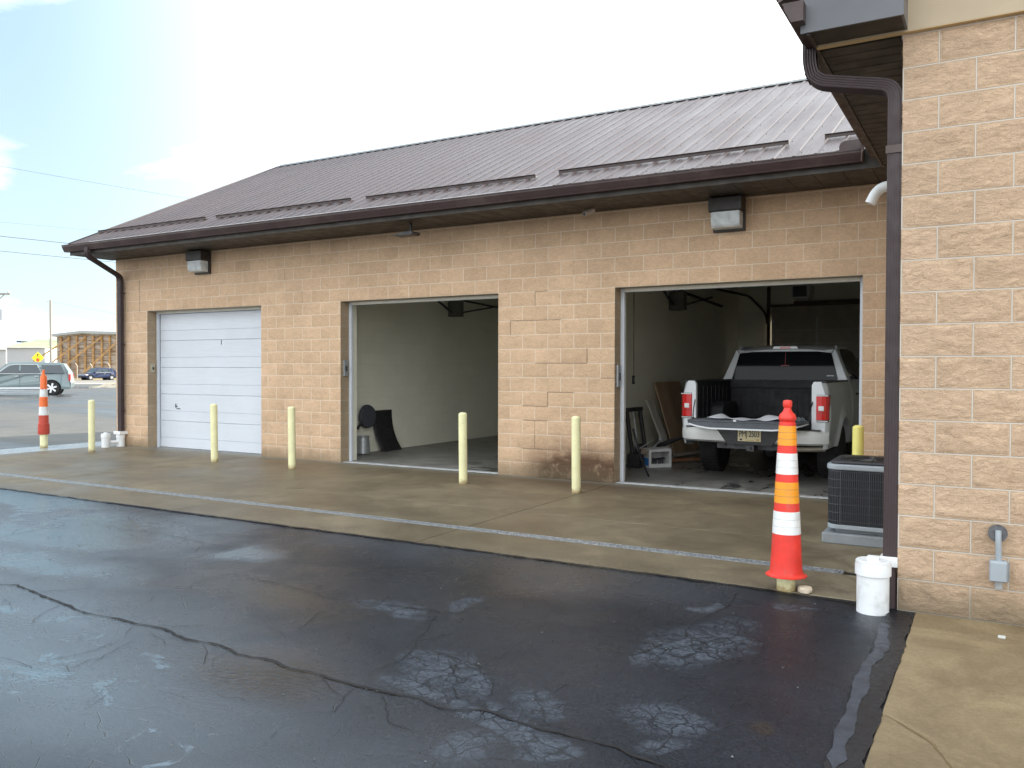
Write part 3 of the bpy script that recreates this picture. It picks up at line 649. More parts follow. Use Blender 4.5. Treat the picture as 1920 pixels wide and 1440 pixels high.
# snow rails
SN=[(-8.98,-5.88,-.30),(-5.60,-2.5,-.32),(-2.18,.81,-.36),(1.13,4.15,-.30),(4.54,6.3,-.24)]
for a,b,y in SN:
    s_=MB(); z=sl(y)+.019
    s_.box(a,b,y-.003,y+.003,z+.002,z+.046); s_.obox(((a+b)/2,y+.03,z+.02*RS+.0155),((b-a)/2,0,0),(0,.028,.028*RS),(0,-.001,.002))
    s_.obox(((a+b)/2,y-.012,z+.045),((b-a)/2,0,0),(0,.012,0),(0,0,.002))
    obj('snow_rail',s_,brown_m,roof)
# fascia, soffit, gutter
obj('fascia',MB().box(XL,5.22,RE-.0,RE+.02,ZS-.012,RZ-.004),soff_m,bl,bev=.003)
mb=MB(); x=XL
while x<5.74:
    x2=min(x+.30,5.75); mb.box(x+.003,x2-.003,RE+.021,-.001,ZS-.004,ZS+.006); x=x2
mb.box(XL,5.74,RE+.03,-.003,ZS+.007,ZS+.012); obj('soffit',mb,soff_m,bl)
def gutter(name,run0,run1,axis,c,out,zt,parent,mat=brown_m):
    # K-style profile, out = direction sign away from wall, open top
    pr=[(0,0),(0,-.125),(.075,-.125),(.082,-.108),(.095,-.085),(.12,-.035),(.122,-.012),(.130,-.010),(.130,.002),(.112,.002),(.112,-.02),(.09,-.08),(.072,-.118),(.006,-.118),(.006,0)]
    pts=[(c+out*p[0],zt+p[1]) for p in pr]; g_=MB(); g_.prism(pts,axis,run0,run1); 
    e=MB()
    for t in (run0,run1): 
        g_.prism([(c+out*p[0],zt+p[1]) for p in pr[:9]],axis,t-.003,t+.003)
    return obj(name,g_,mat,parent)
gt=gutter('gutter',XL-.06,5.03,'x',RE-.002,-1,RZ-.025,bl)
obj('drip_edge',MB().box(-8.2,1.4,RE-.128,RE-.106,RZ-.0225,RZ-.018),simple('bright_drip_edge',(.62,.63,.66),.25,.5),gt)
obj('gutter_end_cap',MB().box(5.033,5.038,RE-.12,RE-.0,RZ-.15,RZ-.022),simple('corroded_cap',(.30,.22,.19),.7,var=.4,sc=40),gt)
mb=MB(); mb.prism([(4.80,RZ-.03),(4.80,RZ+.05),(4.815,RZ+.085),(4.85,RZ+.105),(5.05,RZ+.105),(5.05,RZ-.03)],'y',RE-.02,RE-.012); obj('splash_guard',mb,brown_m,gt)
# downspout sections: corrugated rectangle
def rsec(w,d,n=4):
    p=[]
    def side(a,b,k):
        for i in range(k): t=i/k; p.append((a[0]+(b[0]-a[0])*t,a[1]+(b[1]-a[1])*t))
    W_,D_=w/2,d/2; cnt=10
    pts=[(-W_,-D_),(W_,-D_),(W_,D_),(-W_,D_)]
    for q in range(4):
        a,b=np.array(pts[q]),np.array(pts[(q+1)%4]); nrm=np.array([(b-a)[1],-(b-a)[0]]); nrm=nrm/np.linalg.norm(nrm)
        for i in range(cnt):
            t=i/cnt; p.append(tuple(a+(b-a)*t-nrm*(.004 if (i%2==1) else 0)))
    return p
def downspout(parent,path,w,d,rad=.09,up=(0,1,0)):
    P_=bend(path,rad,7); g_=MB(); g_.tube(P_,1.,sect=rsec(w,d),up=up); return obj('downspout',g_,downs_m,parent,smooth=True)
ds=downspout(bl,[(-8.33,-.95,3.78),(-8.33,-.95,3.62),(-8.60,-.09,3.33),(-8.60,-.09,.30)],.10,.075,.1)
for z in (3.0,2.0,.7): obj('strap',MB().box(-8.655,-8.545,-.135,-.03,z,z+.02),downs_m,ds)
# garage door 1
gd=obj('garage_door',MB().box(-7.855,-4.89,.27,.30,0,OZ-.05),white_m,bl)
def panel(z0,z1):
    h=z1-z0; pr=[(.262,z0),(.262,z0+.004)]
    ys=.250; pr=[(.268,z0),(.258,z0),(.250,z0+.008)]
    z=z0+.008; gz=z0+h*.37
    k=0
    while z<z1-.02:
        z+=.026
        if abs(z-gz)<.014: pr+=[(.250,z-.006),(.262,z-.001),(.262,z+.004),(.250,z+.009)]
        else: pr+=[(.250,z-.0035),(.2525,z),(.250,z+.0035)]
    pr=[p for p in pr if p[1]<z1-.006]+[(.250,z1-.007),(.258,z1-.001),(.268,z1-.001)]
    return MB().prism([(p[0],p[1]) for p in pr],'x',-7.85,-4.895)
nP=5; hP=(OZ-.055)/nP
for i in range(nP): obj('door_panel',panel(.006+i*hP,.006+(i+1)*hP-.003),white_m,gd)
mb=MB(); mb.box(-6.16,-6.13,.246,.2505,2.09,2.105); t=text_mesh('1',.13,.004); xform(t,Matrix.Translation((-6.13,.246,2.02))@Matrix.Rotation(math.pi/2,4,'X')); obj('door_number',t,ink_m,gd,label='small black number 1 on the white door')
mb=MB(); mb.box(-7.42,-7.36,.235,.25,.80,.815); mb.box(-7.40,-7.385,.228,.238,.78,.86); mb.box(-7.38,-7.28,.240,.252,.755,.77); obj('door_handle',mb,dgrey_m,gd,bev=.003)
# bay 3 back door with tracks, bay 2 brackets
bd=obj('back_garage_door',MB().box(1.87,4.94,8.86,8.88,0,2.98),simple('dull_door_inside',(.46,.41,.33),.6,var=.1),bl)
mb=MB()
for i in range(9): mb.box(1.88,4.93,8.845,8.858,.3*i+.02,.3*i+.035)
for x in (1.92,2.86,3.8,4.85): mb.box(x-.02,x+.02,8.83,8.859,0,2.7)
obj('door_stile',mb,simple('door_stile_grey',(.55,.55,.52),.5),bd)
trk_m=simple('rusty_track',(.11,.075,.055),.6,.2,var=.3)
mb=MB(); mb.box(1.80,1.86,8.72,8.80,0,3.4); mb.tube(bend([(1.8,8.75,2.6),(1.8,8.75,2.78),(1.6,8.0,3.15),(1.25,6.0,3.2)],.2),.025,8); mb.box(1.8,5.0,8.70,8.76,2.95,3.0); mb.box(2.4,5.0,8.65,8.7,3.0,3.06); mb.box(3.9,4.05,8.80,8.88,2.7,3.65)
obj('door_track',mb,trk_m,bl)
def bracket(x,y,z,cx):
    o=thing('door_operator','','door opener',(x,y,z))
    m1=MB(); m1.box(x,x+.28,y-.06,y+.12,z-.28,z+.06); obj('motor_box',m1,simple('operator_grey',(.13,.13,.12),.5),o,bev=.01)
    m2=MB(); m2.beam((x+.1,y-.9,z+.15),(x+.1,y-.06,z-.2),.04,.03); m2.beam((x+.12,y+.15,z-.2),(x+.12,y+2.2,z+.12),.04,.03); m2.beam((x+.1,y+.0,z+.1),(x+.12,y+2.9,z-.02),.05,.035); obj('support_arm',m2,dgrey_m,o)
    m3=MB(); m3.beam((x+.02,y-.3,z+.24),(x+.3,y+.5,z+.28),.03,.03); m3.box(x+.05,x+.09,y,y+.04,z+.06,3.69); m3.box(x+.2,x+.24,y,y+.04,z+.06,3.69); obj('hanger',m3,dgrey_m,o)
    return o
o=bracket(-3.70,4.15,2.92,0); o['label']='dark door operator with support arms high inside the empty middle bay'; o['group']='door operators inside the bays'
o=bracket(1.12,4.2,2.9,0); o['label']='dark door operator with support arms high on the wall left of the pickup'; o['group']='door operators inside the bays'
ht=thing('unit_heater','small light grey boxed unit hanging from the ceiling above the pickup','heater',(3.05,6.1,3.0))
obj('casing',MB().prism([(2.86,3.16),(2.88,2.93),(2.92,2.89),(3.18,2.89),(3.22,2.93),(3.24,3.16)],'y',6.02,6.4),simple('pale_casing',(.42,.42,.40),.5),ht,bev=.01)
obj('grille',MB().box(2.92,3.17,6.0,6.018,2.93,3.13),blackgloss_m,ht); mb=MB(); mb.box(2.9,2.92,6.2,6.22,3.16,3.69); mb.box(3.18,3.2,6.2,6.22,3.16,3.69); obj('hanger',mb,dgrey_m,ht)
# ---------------------------------------------------------------- near wing
NX,NY=5.7546,-4.5763
wg=thing('building_wing','near tan block wall with brown eave box, fascia and downspout at its corner','building',(8,-2,0))
obj('end_wall',block_wall('end_wall','y',NY,-1,NX,9.2,-.02,ZS+.0,.0125,-NX+.2032,(),amp=.017,seed=21,edge_free=True),near_m,wg)
me=block_wall('side_wall','x',NX,-1,NY,0.0,-.02,ZS,.025,4.5763+.2032,(),amp=.017,seed=25,edge_free=True); obj('side_wall',me,nearj_m,wg)
obj('wall_core',MB().box(NX-.004,9.1,NY-.003,-.01,-.02,ZS-.01),near_m,wg)
rs=np.random.RandomState(5); mb=MB(); mb.keep=True
mb=MB(); mb.prism([(5.232,ZS-.012),(9.2,ZS-.012),(9.2,5.9),(8.9,5.86),(5.232,4.02)],'y',NY-.045,NY-.020); obj('gable_panel',mb,tan_m,wg)
mb=MB(); mb.box(5.232,9.2,NY-.044,NY-.0,ZS-.016,ZS-.0125); obj('trim_strip',mb,tan2_m,wg)
# soffit of wing eave, boards crosswise
mb=MB(); y=-4.50
while y<-.9:
    y2=min(y+.30,-.88); mb.box(5.241,NX-.02,y+.004,y2-.004,ZS+.0,ZS+.012); mb.box(5.241,NX-.02,(y+y2)/2-.003,(y+y2)/2+.003,ZS-.003,ZS-.0002); y=y2
mb.box(5.241,NX-.02,NY,-.88,ZS+.0125,ZS+.02); mb.box(5.24,NX+.02,-4.86,NY-.046,ZS+.0,ZS+.02)
obj('soffit',mb,soff_m,wg)
obj('fascia',MB().box(5.215,5.239,-4.862,-.885,ZS-.014,RZ-.01),simple('brown_fascia',(.045,.034,.028),.45),wg,bev=.003)
# eave return box and rake
mb=MB(); mb.prism([(5.18,ZS-.002),(5.78,ZS-.002),(5.78,4.17),(5.18,3.90)],'y',-4.865,-4.88+.0); mb.box(5.765,5.78,-4.864,NY-.046,ZS-.001,4.12); obj('return_box',mb,slate_m,wg)
mb=MB(); mb.prism([(5.05,3.885),(9.3,3.885+.4825*4.25),(9.3,3.885+.4825*4.25+.16),(5.05,3.885+.16)],'y',-4.93,-4.883); obj('rake_board',mb,rakeb_m,wg)
mb=MB(); mb.prism([(5.02,3.94),(9.3,3.885+.4825*4.28+.06),(9.3,3.885+.4825*4.28+.075),(5.02,3.955)],'y',-4.96,-.85); obj('roof_sheet',mb,roof_m,wg)
wgut=gutter('gutter',-4.96,-1.02,'y',5.213,-1,RZ-.025,wg)
d2=downspout(wg,[(5.155,-4.42,3.80),(5.155,-4.42,3.60),(5.20,-4.44,3.50),(5.705,-4.52,3.36),(5.705,-4.535,3.20),(5.705,-4.545,.32)],.085,.075,.085)
obj('joint_band',MB().box(5.655,5.752,-4.578,-4.49,2.93,2.98),brown_m,d2)
# ---------------------------------------------------------------- things on the wall
def wall_light(x0,label):
    o=thing('wall_light',label,'wall light',(x0+.2,-.01,3.27),group='boxy wall lights under the eave')
    obj('back_plate',MB().box(x0-.0,x0+.40,-.06,-.012,3.26,3.67),simple('bronze_housing',(.035,.03,.028),.45),o,bev=.01)
    obj('hood',MB().prism([(-.06,3.672),(-.25,3.66),(-.25,3.50),(-.235,3.49),(-.06,3.49)],'x',x0-.005,x0+.405),MATS['bronze_housing'],o,bev=.006)
    g_=MB(); g_.prism([(-.062,3.489),(-.232,3.489),(-.222,3.33),(-.19,3.295),(-.062,3.285)],'x',x0+.02,x0+.38)
    obj('lens',g_,MATS.get('prismatic_lens') or lens(),o,bev=.012)
    rb=MB()
    for i in range(17): xx=x0+.03+i*.021; rb.box(xx,xx+.006,-.236,-.2322,3.345,3.48)
    obj('lens_rib',rb,MATS['prismatic_lens'],o)
    return o
def lens():
    g=G('prismatic_lens'); p=g.pos(); X=g.xyz(p)
    return g.fin(g.mix(g.rng(g.noise(p,9,3),.35,.65),(.62,.66,.68),(.80,.84,.86)),.18,Transmission_Weight=.15)
lens()
wall_light(-6.49,'boxy wall light with frosted lens above the closed white door')
wall_light(3.18,'boxy wall light with frosted lens above the bay holding the pickup')
o=thing('floodlight','small flat dark floodlight hanging from the soffit above the middle bay','floodlight',(-1.29,-.5,3.53))
obj('head',MB().prism([(-1.47,3.515),(-1.45,3.505),(-1.12,3.50),(-1.09,3.53),(-1.12,3.55),(-1.2,3.555)],'y',-.62,-.42),dgrey_m,o,bev=.004); obj('bracket',MB().box(-1.22,-1.195,-.52,-.49,3.55,3.68),dgrey_m,o)
o=thing('security_camera','small pale bullet security camera fixed under the eave between the open bays','camera',(1.58,-.3,3.62))
mb=MB(); mb.tube([(1.60,-.22,3.665),(1.54,-.36,3.60)],.032,16); obj('body',mb,simple('pale_camera',(.55,.50,.47),.5),o,smooth=True)
mb=MB(); mb.tube([(1.545,-.35,3.604),(1.538,-.364,3.598)],.024,14); obj('lens',mb,blackgloss_m,o); obj('bracket',MB().box(1.585,1.625,-.24,-.20,3.64,3.684),MATS['pale_camera'],o)
def keybox(x,z,label,h=.26,w=.09):
    o=thing('door_switch',label,'switch',(x,.1,z),group='door switches on the jambs')
    obj('cover',MB().box(x+.001,x+.028,.06,.06+w,z,z+h),lgrey_m if h>.2 else simple('beige_cover',(.45,.40,.30),.5),o,bev=.004)
    obj('handle',MB().box(x+.028,x+.045,.09,.115,z+h*.3,z+h*.65),dgrey_m,o,bev=.002)
keybox(-7.91,1.46,'small beige switch box on the jamb left of the closed white door',.16,.08)
keybox(-3.016,1.42,'steel switch box on the jamb at the left of the empty middle bay')
keybox(1.829,1.30,'steel switch box on the jamb at the left of the pickup bay',.3)
# vent elbow
o=thing('vent_elbow','white plastic pipe elbow turned down out of the wall high beside the downspout','pipe',(5.6,-2.5,3.1))
mb=MB(); mb.tube(bend([(5.75,-2.5,3.14),(5.38,-2.5,3.14),(5.31,-2.5,3.0)],.09,8),.045,18); obj('pipe',mb,pvc_m,o,smooth=True); mb=MB(); mb.tube([(5.50,-2.5,3.14),(5.58,-2.5,3.14)],.05,18); obj('coupling',mb,pvc_m,o,smooth=True)
# junction box on near wall
o=thing('junction_box','grey conduit and weatherproof electrical box on the near block wall','electrical box',(6.31,-4.62,.3))
mb=MB(); mb.lathe([(.052,0),(.052,.02),(.044,.03)],(6.305,NY-.06,.555),20,'y'); obj('flange',mb,simple('dark_grey_flange',(.10,.10,.11),.6,var=.3,sc=30),o)
mb=MB(); mb.lathe([(.0385,0),(.0385,.02)],(6.30,NY-.02,.575),16,'y'); 
obj('conduit',MB().tube(bend([(6.308,NY-.065,.575),(6.308,NY-.075,.52),(6.312,NY-.07,.395)],.03),.017,14),acgrey_m,o,smooth=True)
mb=MB(); mb.box(6.262,6.358,NY-.105,NY-.03,.268,.395); obj('box_body',mb,acgrey_m,o,bev=.012,seg=3)
obj('cover',MB().box(6.268,6.352,NY-.115,NY-.106,.275,.388),acgrey_m,o,bev=.004)
mb=MB(); mb.box(6.352,6.368,NY-.095,NY-.06,.275,.385); obj('hinge',mb,simple('hinge_grey',(.22,.23,.24),.5),o)
obj('mounting_tab',MB().box(6.292,6.334,NY-.05,NY-.03,.215,.272),lgrey_m,o,bev=.003)
# pvc cleanouts
def cleanout(x,y,r_,h,label):
    o=thing('drain_cleanout',label,'drain pipe',(x,y,0),group='white plastic drain risers at downspout feet')
    m1=MB(); m1.lathe([(r_*.9,-.02),(r_*.9,h*.72),(r_,h*.72),(r_,h*.9),(r_*.97,h*.93),(r_*.97,h*.98)],(x,y,0),32); obj('riser',m1,pvc_m,o,smooth=True)
    m2=MB(); m2.lathe([(r_*.93,h*.98),(r_*.93,h*.99),(r_*.90,h)],(x,y,0),32); m2.box(x-r_*.32,x+r_*.32,y-r_*.3,y+r_*.3,h,h+.022); obj('cap',m2,pvc_m,o,bev=.003)
    return o
c1=cleanout(5.62,-4.70,.108,.33,'large white plastic drain riser with capped top below the near downspout')
mb=MB(); mb.box(5.645,5.753,-4.60,-4.49,.27,.335); obj('adaptor',mb,pvc_m,c1,bev=.006)
mb=MB(); mb.lathe([(.05,0.),(.05,.27)],(5.70,-4.545,0),18); obj('standpipe',mb,downs_m,c1,smooth=True)
c2=cleanout(-8.66,-.38,.085,.27,'freestanding white capped drain riser beside the leftmost post')
c3=cleanout(-8.60,-.10,.085,.24,'white drain riser taking the foot of the far downspout'); 
mb=MB(); mb.box(-8.70,-8.50,-.19,-.01,.24,.30); obj('adaptor',mb,pvc_m,c3,bev=.006)
mb=MB(); mb.tube([(-8.62,-.32,.09),(-8.60,-.16,.09)],.04,14); obj('link_pipe',mb,pvc_m,c2)
# bollards
def bollard():
    o=thing('bollard','','bollard',(0,0,0),group='pale yellow steel posts in front of the bays')
    r_=.057; h=.945
    m1=MB(); m1.lathe([(r_,-.02),(r_,.3),(r_,.6),(r_,h-.012)],(0,0,0),28); obj('post',m1,yel_m,o,local=True,smooth=True)
    m2=MB(); m2.lathe([(r_,h-.012),(r_*.93,h-.002),(r_*.5,h+.012),(.004,h+.015)],(0,0,0),28,cap=False); obj('cap',m2,yel_m,o,local=True,smooth=True)
    return o
b0=bollard(); spots=[(-8.08,-1.05,'leftmost free-standing pale yellow post, by the building corner'),(-4.83,-1.02,'pale yellow post in front of the right side of the closed white door'),(-3.06,-1.05,'pale yellow post standing at the left edge of the empty middle bay'),
  (.11,-1.09,'pale yellow post in front of the right edge of the empty middle bay'),(1.77,-1.05,'pale yellow post with a chipped ring, at the left edge of the pickup bay'),(5.03,-1.0,'yellow post standing behind the air conditioner')]
for i,(x,y,l) in enumerate(spots):
    if i==0: b0.location=(x,y,0); b0['label']=l; WL[b0.name]=Vector((0,0,0))
    else:
        q=dup(b0,(x,y,0),rot=i*1.3,label=l)
        q.rotation_euler=(random.uniform(-.012,.012),random.uniform(-.012,.012),i*1.3)
        if i==5:
            for ch in q.children: ch.data=ch.data.copy(); ch.data.materials[0]=yel2_m
# ring weld on fifth
# cone sleeves on two bollards
def cone_tall(x,y):
    p=thing('bollard','yellow post base under the near red and white marker cone','bollard',(x,y,0),group='pale yellow steel posts in front of the bays')
    m1=MB(); m1.lathe([(.063,-.02),(.063,.5),(.05,.9)],(x,y,0),28); obj('post',m1,yel_m,p,smooth=True)
    o=thing('marker_cone','tall bright red cone with orange and white reflective bands over a yellow post','cone',(x,y,.12),group='tall banded marker cones over posts')
    def R_(z): return .108+(z-.14)*(.056-.108)/(1.165-.14)
    def sec(z0,z1,mat,name,e=0,n=5):
        g_=MB(); g_.lathe([(R_(z0+(z1-z0)*i/n)+e,z0+(z1-z0)*i/n) for i in range(n+1)],(x,y,0),40,cap=False); return obj(name,g_,mat,o,smooth=True)
    g_=MB(); pr=[(.134,.105),(.137,.110),(.126,.116),(.113,.124),(.1085,.15)]+[(R_(z),z) for z in np.linspace(.2,1.17,24)]+[(.048,1.178),(.058,1.190),(.060,1.205),(.052,1.228),(.034,1.245),(.026,1.262),(.024,1.275),(.031,1.285),(.031,1.315),(.027,1.325),(.0,1.33)]
    g_.lathe(pr,(x,y,0),40,cap=False); g_.lathe([(.14,.105),(.09,.106)],(x,y,0),40,cap=False); obj('cone_body',g_,cred_m,o,smooth=True)
    for z0,z1,mt in ((.40,.557,cwht_m),(.615,.76,corg_m),(.815,.96,cwht_m),(1.015,1.15,corg_m)):
        b_=sec(z0,z1,mt,'reflective_band',.0015)
        s_=MB()
        for t in (.33,.66): z=z0+(z1-z0)*t; s_.lathe([(R_(z)+.0022,z-.0014),(R_(z)+.0022,z+.0014)],(x,y,0),40,cap=False)
        obj('seam_line',s_,simple('seam_dark',(.35,.2,.1),.7) if mt is corg_m else (MATS.get('seam_pale') or simple('seam_pale',(.5,.5,.48),.7)),b_,smooth=True)
cone_tall(5.03,-4.45)
def cone_old(x,y):
    p=thing('bollard','pale yellow post base under the far weathered marker cone','bollard',(x,y,0),group='pale yellow steel posts in front of the bays')
    m1=MB(); m1.lathe([(.068,-.02),(.068,.5),(.05,1.0)],(x,y,0),28); obj('post',m1,yel_m,p,smooth=True)
    o=thing('marker_cone','weathered orange and white banded marker cone with crooked tip at the lot edge','cone',(x,y,.27),group='tall banded marker cones over posts')
    prof=[(.098,.265),(.104,.28),(.101,.47),(.090,.475),(.086,.633),(.078,.8),(.070,.985),(.064,1.13),(.060,1.15),(.058,1.37),(.045,1.40)]
    def lean(z): return max(0,z-.9)*.02
    def seg(z0,z1,mat,name,e=0):
        zs=sorted(set([z0,z1]+[q[1] for q in prof if z0<q[1]<z1])); g_=MB(); g_.lathe([(float(np.interp(z,[q[1] for q in prof],[q[0] for q in prof]))+e,z) for z in zs],(x,y,0),32,cap=False); g_.v=[(a+lean(c),b,c) for a,b,c in g_.v]; return obj(name,g_,mat,o,smooth=True)
    seg(.265,.475,fred_m,'base_collar'); seg(.475,.633,fred_m,'cone_body'); seg(.633,.796,fwht_m,'reflective_band'); seg(.796,.985,forg_m,'cone_body'); seg(.985,1.13,fwht_m,'reflective_band'); seg(1.13,1.40,forg_m,'cone_body')
    t=MB(); t.tube([(x+.01,y,1.39),(x-.005,y,1.44),(x+.012,y,1.50)],[.035,.026,.02],12); obj('handle',t,forg_m,o,smooth=True)
    t=MB(); t.beam((x-.10,y,1.12),(x+.06,y-.06,1.14),.012,.012); obj('wire_tie',t,dgrey_m,o)
cone_old(-9.55,-1.07)
# stone
mb=MB(); mb.lathe([(.02,0),(.045,.006),(.05,.03),(.04,.045),(.015,.05)],(5.16,-4.47,.0),9); mb.v=[(a+random.uniform(-.006,.006),b+random.uniform(-.006,.006),c) for a,b,c in mb.v]
single('stone',mb,simple('pale_stone',(.62,.52,.40),.85),'pale tan stone on the apron at the foot of the near cone','stone',smooth=False,bev=.004)
mb=MB(); mb.box(6.31,6.35,-4.94,-4.91,.004,.02); single('concrete_chip',mb,simple('chip_grey',(.5,.5,.48),.8),'small grey concrete chip lying on the slab below the near wall','debris',bev=.006)
# ---------------------------------------------------------------- AC unit
def ac():
    x0,x1,y0,y1=4.985,5.70,-2.62,-1.90
    o=thing('air_conditioner','black louvred outdoor air conditioning unit on a grey pad beside the wall','air conditioner',((x0+x1)/2,(y0+y1)/2,0))
    obj('pad',MB().box(x0-.03,x1+.03,y0-.03,y1+.05,.002,.095),pad_m,o,bev=.012)
    def rr(a,b,c,d,r_,n=6):
        pts=[]
        for cx,cy,s0 in ((b-r_,d-r_,0),(a+r_,d-r_,90),(a+r_,c+r_,180),(b-r_,c+r_,270)):
            for i in range(n+1): t=math.radians(s0+90*i/n); pts.append((cx+r_*math.cos(t),cy+r_*math.sin(t)))
        return pts
    obj('base_pan',MB().prism(rr(x0+.06,x1-.04,y0+.06,y1-.04,.08),'z',.097,.13),pad_m,o); obj('base_rim',MB().prism(rr(x0,x1,y0,y1,.10),'z',.131,.17),acgrey_m,o,bev=.006)
    obj('coil',MB().prism(rr(x0+.03,x1-.03,y0+.03,y1-.03,.09),'z',.171,.655),acdark_m,o)
    lv=MB(); P_=rr(x0+.008,x1-.008,y0+.008,y1-.008,.10,10); P_=[np.array(p) for p in P_]; P_.append(P_[0])
    # vertical louvre slats
    for a,b in zip(P_[:-1],P_[1:]):
        L_=np.linalg.norm(b-a); n=max(1,int(L_/.017))
        for i in range(n):
            c=a+(b-a)*(i+.5)/n; t=(b-a)/L_; lv.obox((c[0],c[1],.413),(t[0]*.0042,t[1]*.0042,0),(-t[1]*.006,t[0]*.006,0),(0,0,.24))
    obj('louvre',lv,acdark_m,o)
    gr=MB()
    for k in range(7): gr.prism(rr(x0+.002,x1-.002,y0+.002,y1-.002,.10,8),'z',.20+k*.0735,.2035+k*.0735)
    for x in (x0+.12,(x0+x1)/2,x1-.12): gr.box(x-.002,x+.002,y0-.001,y0+.003,.17,.655)
    obj('guard_wire',gr,simple('guard_wire_grey',(.10,.11,.125),.4),o)
    obj('top_rim',MB().prism(rr(x0-.006,x1+.006,y0-.006,y1+.006,.10,8),'z',.655,.705),acgrey_m,o,bev=.012)
    obj('top_panel',MB().prism(rr(x0+.02,x1-.02,y0+.02,y1-.02,.09,8),'z',.705,.73),acdark_m,o,bev=.012)
    f=MB(); cx,cy=(x0+x1)/2,(y0+y1)/2
    for k in range(10):
        r_=.05+k*.027; f.lathe([(r_,.735),(r_+.004,.745-.0012*k),(r_+.006,.735)],(cx,cy,0),36,cap=False)
    for k in range(12): a=math.pi*2*k/12; f.beam((cx+.03*math.cos(a),cy+.03*math.sin(a),.745),(cx+.31*math.cos(a),cy+.31*math.sin(a),.732),.006,.008)
    obj('fan_grille',f,blackgloss_m,o); f=MB(); f.lathe([(.06,.742),(.05,.755),(.0,.757)],(cx,cy,0),20,cap=False); obj('motor_cap',f,blackgloss_m,o)
ac()
